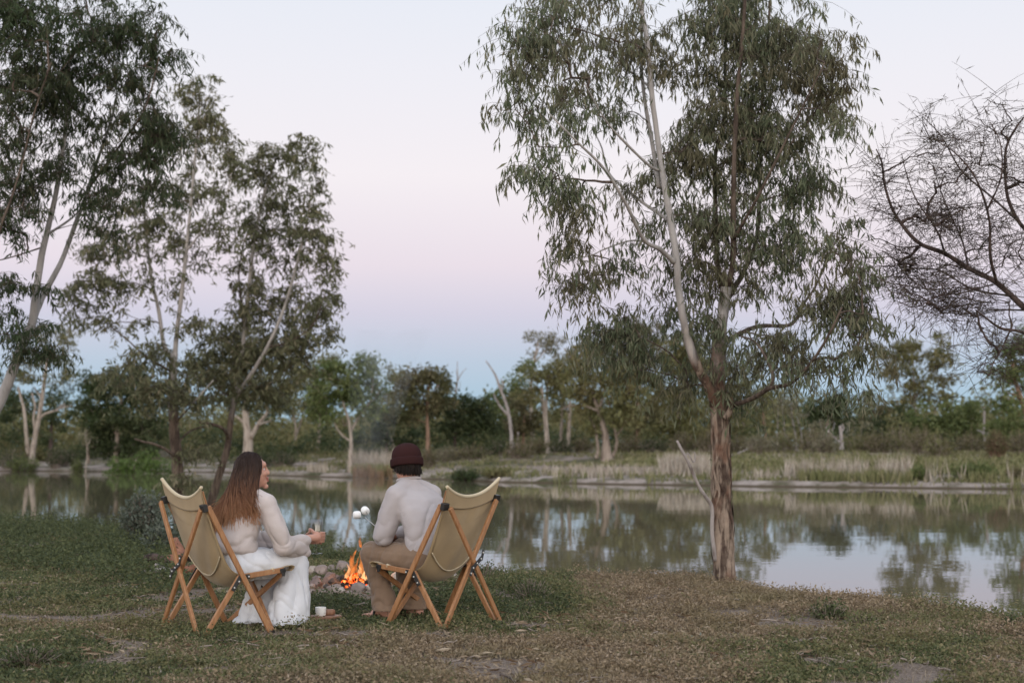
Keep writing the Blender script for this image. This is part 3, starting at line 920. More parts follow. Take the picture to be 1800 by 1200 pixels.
# centre
FT('round crowned gum with a slim forked white trunk, first left of the smoke', 616, 84,
   [([(616, 806), (617, 780), (616, 758), (612, 735), (606, 718), (600, 690)], 7.5, 3), ([(617, 757), (628, 738), (640, 720), (650, 706), (655, 680)], 5, 2), ([(614, 774), (602, 765), (592, 752), (586, 738)], 4, 2), ([(613, 740), (605, 748), (602, 735)], 3, 1.5), ([(641, 718), (636, 700), (632, 680)], 3, 1.5), ([(648, 710), (660, 700), (664, 690)], 2.5, 1)],
   [(580, 670, 40, 36, 13), (620, 660, 36, 34, 12), (650, 680, 34, 38, 12), (570, 715, 36, 34, 11), (610, 700, 36, 26, 9), (590, 640, 22, 14, 4), (655, 650, 22, 16, 4), (560, 690, 26, 36, 7), (640, 640, 20, 14, 3), (640, 712, 26, 22, 5)], 'green', BARK_PALE, 1.1)
FT('tall dark olive tree whose top shows just left of the round crowned gum', 560, 110, [([(562, 795), (562, 740), (565, 680)], 6, 3)], [(575, 640, 26, 20, 7), (550, 660, 26, 26, 7), (590, 655, 24, 26, 6), (555, 700, 30, 30, 7)], 'olive', BARK_FAR)
FT('hazy grey green tree between the round crowned gum and the reddish trunk', 690, 108, [([(690, 795), (692, 740), (692, 690)], 6, 3)], [(690, 655, 24, 18, 6), (700, 690, 34, 34, 10), (680, 730, 34, 36, 10), (715, 740, 34, 34, 9), (670, 690, 18, 22, 4)], 'olive', BARK_FAR)
FT('dull smoky bush tree low behind the fire smoke', 680, 95, [([(676, 800), (680, 770), (684, 745)], 5, 2)], [(680, 745, 40, 32, 13), (720, 755, 34, 28, 9), (650, 770, 34, 20, 8)], 'deep', BARK_DARK)
FT('upright gum with a straight reddish trunk and domed rusty crown behind the beanie', 752, 88,
   [([(752, 806), (752, 770), (751, 735), (752, 700), (755, 670), (757, 650)], 8, 3), ([(752, 715), (742, 690), (735, 670)], 3, 1.5), ([(752, 700), (768, 680), (776, 665)], 3, 1.5)],
   [(755, 655, 28, 22, 9), (735, 665, 26, 28, 9), (775, 670, 22, 24, 7), (715, 690, 24, 32, 9), (770, 700, 30, 26, 9), (740, 700, 30, 26, 9), (710, 730, 26, 26, 7), (735, 730, 34, 18, 6)], 'brown', BARK_RED, 1.05)
FT('leafless bleached dead tree standing pale against the sky above the bushes', 800, 108,
   [([(797, 795), (798, 740), (800, 700), (804, 670), (804, 650), (804, 635)], 5, 1.2), ([(803, 672), (812, 655), (820, 647)], 2.2, .8), ([(801, 690), (808, 682), (809, 670)], 1.6, .7), ([(804, 660), (800, 650)], 1.3, .6)], [], None, DEADWOOD, name='dead_tree', cat='dead tree')
FT('broad dark bushy tree right of the beanie, low and even topped', 800, 92,
   [([(800, 806), (800, 770), (802, 730)], 6, 3), ([(830, 806), (832, 760)], 4, 2)], [(790, 720, 46, 30, 15), (835, 725, 40, 28, 12), (780, 755, 40, 26, 11), (830, 755, 46, 24, 13), (850, 740, 24, 26, 6), (812, 705, 40, 12, 6)], 'deep', BARK_DARK, 1.1)
FT('tall leaning bleached trunk with a single side arm and no leaves', 900, 86,
   [([(900, 800), (899, 770), (897, 745), (890, 710), (880, 685), (872, 662), (862, 645), (854, 634)], 8, 2), ([(897, 735), (886, 722), (878, 712), (870, 698), (868, 692)], 5, 2), ([(882, 690), (884, 672), (880, 665)], 3, 1.5), ([(902, 800), (909, 780), (911, 760)], 5, 3)], [], None, DEADWOOD, name='dead_tree', cat='dead tree')
FT('fresh green tree crowding behind the leaning bleached trunk', 890, 104, [([(890, 795), (892, 740), (900, 690)], 6, 3)], [(905, 670, 30, 30, 10), (880, 715, 32, 34, 11), (915, 710, 32, 36, 11), (870, 750, 34, 26, 9), (925, 650, 20, 18, 4), (865, 690, 16, 20, 3)], 'green', BARK_FAR)
FT('tall thin pale gum with a sparse greyish top rising over the others', 938, 110,
   [([(935, 795), (934, 740), (933, 690), (936, 650), (942, 620), (946, 600)], 7, 2.5), ([(938, 640), (955, 620), (966, 605)], 3, 1.5), ([(942, 625), (950, 606)], 2.5, 1)], [(955, 590, 30, 16, 6), (975, 605, 24, 24, 6), (950, 615, 22, 22, 4), (985, 640, 24, 28, 5)], 'grey', BARK_PALE, .7)
FT('pair stemmed pale gum with stout trunk rising from brown scrub', 960, 90,
   [([(961, 804), (961, 775), (959, 740), (954, 705), (952, 680)], 11, 5), ([(959, 742), (960, 710), (962, 685), (966, 660)], 7, 3)], [(960, 670, 34, 26, 9), (930, 690, 26, 30, 7), (985, 680, 26, 30, 7), (945, 650, 26, 18, 4), (975, 650, 26, 22, 5)], 'olive', BARK_PALE)
FT('rusty leaved tree just left of the pair stemmed pale gum', 920, 94, [([(918, 804), (920, 770), (922, 730)], 6, 3)], [(920, 715, 28, 30, 11), (910, 745, 28, 24, 8), (935, 745, 26, 24, 7)], 'brown', BARK_RED)
FT('narrow cream trunk tree standing close behind the thick basal gum', 998, 94, [([(999, 804), (999, 770), (1001, 735), (1002, 705)], 9, 5), ([(1000, 730), (990, 705), (985, 690)], 4, 2)], [(1000, 680, 30, 30, 8), (985, 710, 24, 24, 5)], 'olive', BARK_PALE)
FT('slim shadowed trunk tree beside the narrow cream one', 985, 99, [([(986, 802), (986, 765), (988, 730), (989, 700)], 7, 4)], [(990, 650, 26, 26, 6), (1010, 640, 26, 30, 7)], 'olive', BARK_FAR)
FT('old gum with thick swollen trunk flanked by two crooked pale stems near the shore', 1066, 80,
   [([(1066, 806), (1065, 785), (1063, 765), (1058, 742), (1050, 715), (1040, 690)], 18, 5), ([(1048, 806), (1051, 790), (1049, 770), (1045, 750), (1035, 730)], 6, 3), ([(1076, 803), (1082, 790), (1084, 775), (1080, 752), (1074, 730), (1070, 705)], 6, 2.5),
    ([(1050, 722), (1036, 716), (1020, 713), (1000, 714), (986, 720)], 4.5, 2.5), ([(1046, 700), (1035, 680), (1020, 655), (1005, 630), (992, 612)], 6, 2.5), ([(1054, 715), (1062, 690), (1056, 665), (1050, 650)], 4, 2), ([(1084, 765), (1094, 752), (1100, 740)], 3, 1.5), ([(1080, 700), (1105, 690), (1128, 678)], 3, 1.5)],
   [(1030, 690, 32, 36, 10), (1065, 680, 36, 40, 13), (1100, 690, 32, 38, 11), (1040, 730, 30, 26, 7), (1085, 720, 36, 28, 9), (1010, 640, 26, 30, 6), (1050, 630, 34, 30, 8), (1095, 645, 34, 30, 9), (1020, 670, 24, 24, 5), (1110, 730, 24, 24, 5)], 'olive', BARK_FAR, 1.0)
FT('tall thicket tree with drooping rusty foliage behind the old swollen gum', 1120, 96, [([(1120, 800), (1122, 740), (1120, 680), (1116, 620)], 9, 4), ([(1120, 690), (1090, 640), (1070, 610)], 5, 2)],
   [(1080, 600, 46, 34, 13), (1120, 590, 46, 36, 13), (1050, 610, 36, 36, 9), (1150, 620, 42, 42, 13), (1120, 650, 46, 40, 13), (1155, 680, 40, 50, 18), (1130, 730, 40, 44, 16), (1090, 660, 40, 40, 12), (1060, 720, 40, 40, 10)], 'brown', BARK_RED, 1.3)
FT('dense olive tree filling in left of the torn bark trunk', 1195, 90, [([(1194, 804), (1194, 760), (1190, 700)], 8, 4)], [(1190, 620, 46, 44, 14), (1215, 690, 36, 50, 15), (1175, 720, 36, 46, 13), (1225, 745, 40, 34, 11), (1160, 760, 40, 28, 12), (1235, 620, 36, 36, 12), (1210, 650, 50, 50, 16), (1230, 770, 40, 20, 8)], 'olive', BARK_FAR, 1.35)
FT('deep green wall of scrub tree just right of the torn bark trunk', 1310, 96, [([(1308, 800), (1308, 760), (1306, 710)], 7, 3)], [(1300, 730, 36, 40, 12), (1330, 690, 36, 40, 10), (1280, 690, 36, 50, 11), (1300, 640, 40, 30, 8)], 'olive', BARK_FAR)
FT('small gum with an orange tinged trunk showing under hanging leaves', 1344, 99, [([(1347, 797), (1345, 765), (1342, 735), (1341, 700)], 6.5, 4)], [(1340, 695, 26, 16, 5)], 'olive', BARK_RED)
FT('ghostly grey stand of bare saplings right of the orange tinged trunk', 1395, 104,
   [([(1382, 797), (1380, 760), (1377, 730), (1372, 700)], 4, 1.5), ([(1400, 797), (1398, 765), (1393, 735), (1390, 705)], 5, 2), ([(1414, 797), (1408, 760), (1402, 735)], 4, 1.5), ([(1365, 797), (1367, 750), (1368, 715)], 2.5, 1), ([(1420, 797), (1424, 760), (1420, 725)], 2.5, 1)],
   [(1380, 710, 28, 20, 6), (1410, 720, 26, 22, 6)], 'grey', DEADWOOD, .55)
FT('round dark green tree standing alone against the pale blue sky', 1455, 100, [([(1456, 796), (1456, 765), (1455, 730)], 7, 4), ([(1456, 750), (1440, 730), (1430, 720)], 3, 2), ([(1456, 748), (1474, 728)], 3, 2)],
   [(1460, 703, 24, 14, 8), (1440, 718, 26, 16, 8), (1472, 722, 22, 18, 8), (1455, 735, 32, 16, 9), (1430, 740, 18, 16, 4), (1485, 748, 14, 18, 4)], 'deep', BARK_FAR, 1.15)
FT('twiggy pale grey bush tree in front of the round dark green tree', 1450, 93, [([(1452, 799), (1450, 780), (1446, 755), (1440, 738)], 3, 1), ([(1451, 785), (1462, 760), (1468, 742)], 2.5, 1), ([(1450, 780), (1434, 760), (1428, 745)], 2, .8)], [(1450, 750, 26, 18, 6), (1435, 755, 16, 14, 3), (1500, 745, 30, 26, 6)], 'grey', DEADWOOD, .6, .24)
FT('broken bleached stump with a slanting fallen limb among the brown bushes', 1477, 86, [([(1481, 803), (1480, 780), (1478, 760), (1477, 748)], 8, 5), ([(1479, 778), (1468, 770), (1458, 760), (1452, 750)], 4, 2), ([(1476, 764), (1483, 752), (1480, 745)], 3, 2)], [], None, DEADWOOD, name='tree_stump', cat='stump')
FT('dull brown scrub tree left of the tall airy gum', 1540, 103, [([(1542, 796), (1544, 765), (1545, 740), (1540, 724)], 4, 1.5), ([(1544, 752), (1550, 736)], 2, 1)], [(1530, 720, 26, 22, 7), (1560, 725, 26, 26, 7), (1515, 745, 26, 24, 6)], 'brown', BARK_PALE)
FT('tall airy gum with see-through olive crown on the right bank', 1610, 98,
   [([(1612, 798), (1612, 760), (1608, 710), (1606, 660), (1604, 620)], 5, 2), ([(1609, 720), (1580, 670), (1565, 630)], 3, 1), ([(1608, 700), (1640, 650), (1655, 610)], 3, 1), ([(1590, 798), (1588, 740), (1570, 690)], 3, 1), ([(1640, 798), (1640, 740), (1660, 680)], 3, 1)],
   [(1575, 620, 34, 26, 7), (1610, 610, 34, 26, 7), (1650, 610, 34, 26, 7), (1555, 655, 26, 30, 5), (1595, 655, 34, 30, 7), (1640, 655, 36, 30, 7), (1675, 650, 18, 40, 4), (1580, 700, 36, 26, 6), (1625, 700, 40, 26, 6), (1545, 620, 14, 20, 2), (1600, 630, 60, 40, 14), (1630, 680, 50, 40, 10)], 'olive', BARK_FAR, 1.05)
FT('bushy deep green tree below the tall airy gum', 1650, 92, [([(1652, 800), (1652, 770), (1650, 735)], 6, 3)], [(1650, 725, 36, 28, 12), (1690, 720, 34, 28, 11), (1625, 745, 34, 26, 9), (1670, 755, 40, 22, 10), (1710, 745, 24, 24, 6)], 'green', BARK_DARK, 1.1)
FT('low dark green scrub tree beneath the left half of the airy gum', 1580, 94, [([(1580, 800), (1580, 770), (1578, 740)], 5, 2)], [(1570, 735, 36, 24, 10), (1600, 740, 30, 24, 8), (1540, 755, 26, 18, 5)], 'deep', BARK_DARK)
FT('bleached bare trunk with broken top near the right edge', 1733, 90, [([(1733, 802), (1732, 775), (1730, 750), (1731, 715)], 6, 3.5), ([(1732, 765), (1724, 758), (1718, 756)], 3, 2), ([(1733, 770), (1740, 750)], 2.5, 1.5)], [], None, DEADWOOD, name='dead_tree', cat='dead tree')
FT('dark leafed gum with a slanting pink trunk cut off by the right edge', 1815, 84,
   [([(1822, 806), (1815, 770), (1803, 725), (1793, 695), (1786, 672), (1780, 640)], 13, 6), ([(1795, 700), (1780, 692), (1766, 692)], 4, 2), ([(1803, 720), (1822, 690), (1840, 650)], 6, 3)],
   [(1775, 620, 26, 24, 7), (1800, 600, 30, 26, 7), (1765, 660, 24, 30, 7), (1800, 660, 36, 36, 10), (1760, 710, 24, 30, 7), (1780, 745, 36, 26, 9), (1830, 700, 40, 60, 12), (1840, 630, 40, 50, 9), (1755, 755, 22, 20, 4)], 'green', BARK_RED)
# off to the sides, where the woods go on
for i, (px, D, h, lf) in enumerate([(-120, 112, 150, 'olive'), (-210, 118, 190, 'green'), (1930, 86, 170, 'olive'), (2050, 84, 200, 'green')]):
    FT(['olive gum of the wood going on past the left edge', 'farther green gum of the wood past the left edge', 'olive gum of the wood going on past the right edge', 'farther green gum of the wood past the right edge'][i], px, D,
       [([(px, 800), (px + 2, 760), (px, 800 - h * .6)], 9, 4)], [(px, 800 - h * .8, 50, 40, 10), (px - 40, 800 - h * .6, 40, 40, 8), (px + 40, 800 - h * .6, 40, 40, 8), (px, 760, 60, 30, 9)], lf, BARK_FAR)

# far off wood behind, one mass
VV, FF, nn = [], [], 0
N = 1700
ang = rng.uniform(-.55, .55, N)
dist = rng.uniform(185, 275, N)
cx, cy = np.sin(ang) * dist, np.cos(ang) * dist
hh = np.clip(5.6 + 2.6 * n2(cx, cy, 18, 2, 3.0) + rng.normal(size=N) * 1.2, 2.5, 11)
C = np.stack([cx, cy, ground_z(cx, cy) + hh * rng.random(N) ** .8], -1)
u = norm(rng.normal(size=(N, 60, 3))) * rng.random((N, 60, 1)) ** .4 * np.array([2.8, 2.8, 1.9])
LP = (C[:, None] + u).reshape(-1, 3)
L = rng.uniform(.45, .95, len(LP))
V, F = leafquads(LP, rng.normal(size=LP.shape) * .7 + (0, 0, -.4), L, L * .5)
setting('distant_woods', V, F, FAR_LEAF['olive'], 'stuff', 'far off olive woods behind the riverside gums', 'woods', smooth=False)

# scrub under and between the gums, one tangle
N = 620
px = np.where(rng.random(N) < .42, rng.uniform(-150, 560, N), rng.uniform(560, 1950, N))
D = rng.uniform(98, 118, N)
D = np.where(px > 1250, rng.uniform(90, 104, N), D)
D = np.maximum(D, shore_y((px - 900) / FPX * D) + rng.uniform(11, 22, N))
keep = ~((px > 1335) & (px < 1440)) | (rng.random(N) < .25)
px, D = px[keep], D[keep]
cx, cy = (px - 900) / FPX * D, D
hh = np.clip(1.7 + 1.1 * n2(cx, cy, 6, 2, 13.0) + rng.normal(size=len(px)) * .4, .7, 3.4)
C = np.stack([cx, cy, ground_z(cx, cy) + hh * rng.random(len(px))], -1)
u = norm(rng.normal(size=(len(px), 90, 3))) * rng.random((len(px), 90, 1)) ** .4 * np.array([1.1, 1.0, .7])
LP = (C[:, None] + u).reshape(-1, 3)
LP[:, 2] = np.maximum(LP[:, 2], ground_z(LP[:, 0], LP[:, 1]))
L = rng.uniform(.16, .36, len(LP))
V, F = leafquads(LP, rng.normal(size=LP.shape) * .7 + (0, 0, -.1), L, L * .42)
half = (len(F) // 180) * 90
setting('scrub', V[:half * 4], F[:half], FAR_LEAF['deep'], 'stuff', 'dark tangled scrub under the riverside gums', 'scrub', smooth=False)
setting('scrub', V[half * 4:], F[half:] - half * 4, FAR_LEAF['olive'], 'stuff', 'olive tangled scrub under the riverside gums', 'scrub', smooth=False)

# bushes along the top of the far bank
def brush(name, label, cat, px, D, w, h, leaf, bark, group=None, stems=90, sprays=700):
    """a twiggy bush: many thin stems from one root, small leaves along them"""
    k = D / FPX
    f = gp(px, D) - (0, 0, .05)
    root = thing(name, label, cat, f, group)
    W, H = w * k * .5, h * k
    a = rng.uniform(0, 2 * math.pi, stems)
    r = np.sqrt(rng.random(stems))
    tip = np.stack([np.cos(a) * r * W, np.sin(a) * r * W * .8, H * (1.05 - .55 * r ** 2) * rng.uniform(.7, 1.1, stems)], -1)
    b0 = np.stack([np.cos(a) * r * W * .45, np.sin(a) * r * W * .4, np.zeros(stems)], -1)
    t = np.linspace(0, 1, 4)[None, :, None]
    P = f + b0[:, None] * (1 - t) + tip[:, None] * t + np.array([0, 0, 1.]) * (H * .18 * t * (1 - t))
    V, F = mtubes(P, np.full((stems, 4), .012) * np.array([1, .8, .6, .4]), 3)
    part('stems', V, F, bark, root, stuff=True)
    i = rng.integers(0, stems, sprays)
    tt = rng.uniform(.25, 1.05, sprays)[:, None]
    LP = f + b0[i] * (1 - tt) + tip[i] * tt + rng.normal(size=(sprays, 3)) * .09 * W
    LP[:, 2] = np.maximum(LP[:, 2], f[2] + .05)
    L = rng.uniform(.10, .26, sprays)
    V, F = leafquads(LP, rng.normal(size=LP.shape) * .6 + (0, 0, .55), L, L * .35)
    part('foliage', V, F, FAR_LEAF[leaf], root, smooth=False, stuff=True)
    return root
GB = 'brown brush along the top of the far bank'
LB = {'brown': 'low brown twiggy bush', 'grey': 'low grey twiggy bush', 'deep': 'low dark green bush', 'olive': 'low olive bush'}
for px, D, w, h, lf, wh in [(655, 90, 60, 30, 'deep', 'below the dull smoky tree'), (700, 88, 56, 26, 'deep', 'right of the dull smoky tree'), (752, 84, 34, 36, 'brown', 'at the foot of the reddish trunk'), (785, 88, 60, 28, 'grey', 'just right of the reddish trunk'), (830, 87, 70, 26, 'brown', 'below the broad dark bushy tree'), (875, 88, 60, 28, 'deep', 'left of the leaning bleached trunk'), (915, 84, 60, 34, 'brown', 'at the foot of the leaning bleached trunk'), (945, 86, 50, 30, 'brown', 'left of the pair stemmed pale gum'), (985, 88, 50, 30, 'deep', 'at the foot of the cream trunk tree'),
                        (1025, 89, 44, 30, 'brown', 'left of the old swollen gum'), (1110, 88, 60, 32, 'brown', 'right of the old swollen gum'), (1150, 86, 60, 30, 'deep', 'below the rusty thicket tree'), (1200, 85, 60, 38, 'brown', 'left of the torn bark trunk, in the brush line'), (1245, 83, 50, 44, 'brown', 'half hidden by the torn bark trunk'), (1300, 85, 50, 34, 'brown', 'right of the torn bark trunk, in the brush line'), (1335, 82, 60, 38, 'grey', 'under the orange tinged trunk'), (1375, 84, 70, 40, 'olive', 'under the ghostly grey saplings'), (1425, 82, 64, 42, 'brown', 'left of the broken bleached stump, in the brush line'),
                        (1450, 80, 50, 34, 'grey', 'in front of the broken bleached stump'), (1510, 82, 70, 42, 'olive', 'right of the broken bleached stump'), (1545, 80, 60, 40, 'brown', 'under the dull brown scrub tree'), (1585, 81, 80, 52, 'olive', 'under the left half of the airy gum, largest there'), (1620, 78, 64, 46, 'brown', 'under the middle of the airy gum'), (1650, 74, 62, 44, 'olive', 'forward of the others under the airy gum'), (1700, 78, 60, 38, 'brown', 'left of the bare trunk with broken top'), (1790, 76, 70, 40, 'brown', 'at the foot of the slanting pink trunk'), (1835, 76, 70, 44, 'olive', 'cut off by the right edge'),
                        (500, 96, 60, 30, 'deep', 'right of the old white gum, under shadowy scrub'), (460, 98, 50, 26, 'deep', 'at the foot of the old white gum'), (20, 106, 60, 34, 'deep', 'left of the white trunked gum with forked limbs'), (-20, 107, 60, 34, 'olive', 'cut off by the left edge'), (100, 106, 40, 40, 'deep', 'right of the white trunked gum with forked limbs'), (120, 108, 40, 34, 'deep', 'left of the bare earth slope')]:
    brush('bush', LB[lf] + ' ' + wh, 'bush', px, D, w, h, lf, BARK_FAR, GB)
brush('bush', 'rounded purplish brown bush standing forward of the brush line, right bank', 'bush', 1749, 72, 46, 46, 'brown', BARK_RED, None, 160, 900)
brush('bush', 'dark low bush on the shore below the green bank, behind the man', 'bush', 818, 72.5, 70, 22, 'deep', BARK_DARK, None, 90, 900)
brush('bush', 'second dark low bush hugging the shore, nearest the right chair top', 'bush', 873, 71, 66, 16, 'olive', BARK_DARK, None, 90, 700)
brush('bush', 'leafy green shore bush on the right bank beside the yellowing reeds', 'bush', 1712, 60.5, 90, 34, 'green', BARK_DARK, None, 90, 1100)
brush('bush', 'smaller yellow green shore bush at the end of the pale reeds', 'bush', 1615, 60.5, 40, 26, 'green', BARK_FAR, None, 70, 600)
brush('bush', 'brownish shore bush hard against the right edge of the bank', 'bush', 1790, 60, 60, 24, 'brown', BARK_FAR, None, 70, 600)
brush('bush', 'blue green bush in front of the white trunked gum by the shore', 'bush', 45, 105.2, 60, 26, 'green', BARK_DARK, None, 90, 900)
brush('bush', 'low green bush left of the pale stemmed sapling on the bank', 'bush', 140, 103, 26, 30, 'green', BARK_DARK, None, 60, 500)

# fallen timber on the far bank
for i, (pts, w, lab, d) in enumerate([
    ([(505, 778), (550, 779), (588, 780)], 4, 'long pale fallen log lying level on the bank left of the round crowned gum', 96),
    ([(1310, 783), (1345, 784), (1384, 788)], 4, 'pale fallen log on the bank right of the torn bark trunk', 84),
    ([(1296, 770), (1312, 765), (1325, 756)], 4, 'short slanting grey log propped in the brush right of the trunk', 84),
    ([(0, 776), (18, 778), (34, 782)], 3, 'dark fallen branch at the foot of the scrub by the left edge', 106),
    ([(560, 762), (575, 766), (590, 765)], 5, 'pale humped log under the round crowned gum', 98)]):
    P = np.array([at(p[0], p[1], d) for p in pts])
    P[:, 2] = ground_z(P[:, 0], P[:, 1]) + w * d / FPX * .35 + (np.array([0, .25, .6]) if i == 2 else 0)
    V, F = tube(P, np.linspace(w, w * .6, 3) * d / FPX * .5, 8, 16, .2, .2)
    single('fallen_log', V, F, DEADWOOD, lab, 'log', P[0])

# reeds and bank grass
def blades(P, H, W, lean=.18):
    N = len(P)
    a = rng.uniform(0, math.pi, N)
    s = np.stack([np.cos(a), np.sin(a), np.zeros(N)], -1) * (W[:, None] * .5)
    d = rng.normal(size=(N, 3)) * lean
    d[:, 2] = 1
    d = norm(d)
    m = P + d * H[:, None] * .55
    t = P + d * H[:, None] + rng.normal(size=(N, 3)) * (H[:, None] * lean * .35)
    V = np.stack([P - s, P + s, m + s * .8, m - s * .8, t], 1).reshape(-1, 3)
    b = (np.arange(N) * 5)[:, None]
    F = [b + np.array([0, 1, 2, 3])]
    T = b + np.array([3, 2, 4])
    return V, [tuple(x) for x in F[0].tolist()] + [tuple(x) for x in T.tolist()]
def bank_points(px0, px1, s0, s1, n, dens=None):
    px = rng.uniform(px0, px1, n)
    s = rng.uniform(s0, s1, n)
    d = np.full(n, 70.)
    for _ in range(8):
        d = shore_y((px - 900) / FPX * d) + s
    x = (px - 900) / FPX * d
    z = ground_z(x, d)
    k = z > WZ - .12
    if dens is not None:
        k &= n2(x, d, dens[0], 2, 4.0) > dens[1]
    return np.stack([x, d, z], -1)[k]
def reedmat(name, stops):
    m, nt, b = new_mat(name)
    g = nd(nt, 'ShaderNodeNewGeometry')
    nt.links.new(ramp(nt, stops, g.outputs['Random Per Island']), b.inputs['Base Color'])
    b.inputs['Roughness'].default_value = .8
    b.inputs['Specular IOR Level'].default_value = .15
    return m
REED_PALE = reedmat('dry_reed', [(0, (.24, .20, .155)), (.6, (.38, .33, .275)), (1, (.50, .45, .39))])
REED_GREEN = reedmat('green_reed', [(0, (.10, .11, .045)), (.6, (.165, .165, .075)), (1, (.26, .235, .135))])
REED_RED = reedmat('rusty_reed', [(0, (.15, .095, .055)), (1, (.25, .17, .11))])
TURF = reedmat('bank_turf', [(0, (.105, .115, .045)), (.5, (.155, .155, .07)), (.8, (.21, .19, .105)), (1, (.29, .25, .18))])
def stuff_blades(name, label, P, h, w, m, lean=.16):
    H = rng.uniform(.55, 1.15, len(P)) * h
    V, F = blades(P, H, np.full(len(P), w), lean)
    setting(name, V, F, m, 'stuff', label, 'grass', smooth=False)
stuff_blades('reeds', 'tall pale dry reeds standing along the far shore, right bank', np.concatenate([
    bank_points(1375, 1600, 2.0, 6.5, 1500, (1.0, -.1)), bank_points(1160, 1245, 3.5, 8, 1000, (1.0, -.25)), bank_points(1620, 1690, .5, 2, 120, (.8, .2)), bank_points(1770, 1860, .5, 3, 200, (1, 0))]), 1.0, .045, REED_PALE)
stuff_blades('reeds', 'short whitish reeds on the sandy shore behind the right chair', np.concatenate([
    bank_points(955, 1170, 1.2, 5.5, 1500, (.8, .05)), bank_points(540, 640, 1, 5, 500, (1, .15)), bank_points(1240, 1370, 1, 4, 400, (.9, .2))]), .55, .045, REED_PALE)
stuff_blades('reeds', 'green reeds fringing the waterline of the far shore', np.concatenate([
    bank_points(1400, 1600, .5, 2.6, 1300, (.9, .0)), bank_points(618, 690, .3, 5, 1500, (1.2, -.6)), bank_points(900, 1300, 0, .9, 500, (.8, .1)), bank_points(1640, 1860, .2, 2, 700, (1, -.1))]), .55, .05, REED_GREEN)
stuff_blades('bank_grass', 'scattered green tufts on the earth at the far waterline', bank_points(300, 1900, .3, 3.2, 3200, (1.6, .12)), .24, .06, TURF, .5)
stuff_blades('reeds', 'rusty red reeds at the waterline left of the man', bank_points(622, 690, -.2, .7, 500, (1, -.6)), .6, .05, REED_RED)
stuff_blades('reeds', 'wispy straw coloured reeds behind the rusty ones', bank_points(616, 700, 3, 8, 900, (1, -.5)), 1.25, .035, REED_PALE)
stuff_blades('bank_grass', 'rough short grass over the far bank', np.concatenate([bank_points(400, 1900, 2.6, 26, 26000, (2.2, -.18)), bank_points(-150, 420, 2.5, 20, 3500, (3, .1))]), .26, .07, TURF, .5)
stuff_blades('bank_grass', 'greener thick grass on the right part of the far bank', bank_points(1090, 1900, 6, 17, 12000, (4, -.2)), .3, .07, REED_GREEN, .5)
# ------------------------------------------------------------------ weeds and grass of the near bank
G_GREEN = leafmat('weed_leaf', [(0, (.080, 0.091, 0.040)), (.5, (.125, 0.138, 0.059)), (.85, (.18, 0.179, 0.084)), (1, (.27, 0.228, 0.128))], (.165, 0.145, 0.068), 1.6, .25, .7)
G_DRY = leafmat('dry_weed_leaf', [(0, (.14, 0.102, 0.063)), (.4, (.225, 0.168, 0.106)), (.8, (.32, 0.246, 0.160)), (1, (.36, 0.282, 0.211))], (.20, 0.168, 0.091), 1.4, .25, .75)
G_DARK = leafmat('lush_weed_leaf', [(0, (.040, 0.054, 0.024)), (.5, (.072, 0.089, 0.038)), (1, (.12, 0.134, 0.058))], None, 1, .25, .65)

def cover_points(n, d0, d1, px0, px1):
    d = rng.uniform(d0, d1, n)
    px = rng.uniform(px0, px1, n)
    x = (px - 900) / FPX * d
    e = edge_y(x) + .35 * n2(x, d, 1.6, 2, 3.1) - d
    return x, d, px, e
BARE = [(310, 1072, 45, 7), (385, 1060, 50, 6), (792, 1141, 34, 8), (965, 1143, 50, 6), (1050, 1130, 80, 5), (1180, 1136, 40, 8), (860, 1190, 34, 6), (1650, 1186, 40, 6), (1700, 1138, 30, 7), (925, 1108, 40, 5), (820, 1073, 30, 4),
        (640, 1050, 40, 6), (730, 1030, 30, 6)]
def bare_mask(x, d):
    """how much of the soil is trodden bare"""
    px = 900 + FPX * x / d
    py = 790 + FPX * CZ / d
    m = np.zeros_like(x)
    for cx, cy, rx, ry in BARE:
        m = np.maximum(m, 1.1 - ((px - cx) / rx) ** 2 - ((py - cy) / ry) ** 2)
    return np.clip(m * 1.6 + 1.5 * n2(x, d, .13, 3, 12.0) - .35, 0, .95)
def sprigs(x, y, h, nl, ll, lw, spread=.03):
    N = len(x)
    b = np.stack([x, y, ground_z(x, y) - .004], -1)
    d = rng.normal(size=(N, 3)) * np.array([.7, .7, 0]) + (0, 0, 1)
    d = norm(d)
    t = rng.uniform(.1, 1.0, (N, nl, 1))
    P = b[:, None] + d[:, None] * (t * h[:, None, None]) + rng.normal(size=(N, nl, 3)) * np.array([1, 1, .25]) * spread
    P[..., 2] = np.maximum(P[..., 2], b[:, None, 2] + .004)
    ax = rng.normal(size=(N, nl, 3)) * np.array([1, 1, .5]) + np.array([0, 0, .45])
    L = (ll * rng.uniform(.6, 1.3, (N, nl)) * np.ones((N, 1))).reshape(-1)
    return leafquads(P.reshape(-1, 3), ax.reshape(-1, 3), L, L * lw)
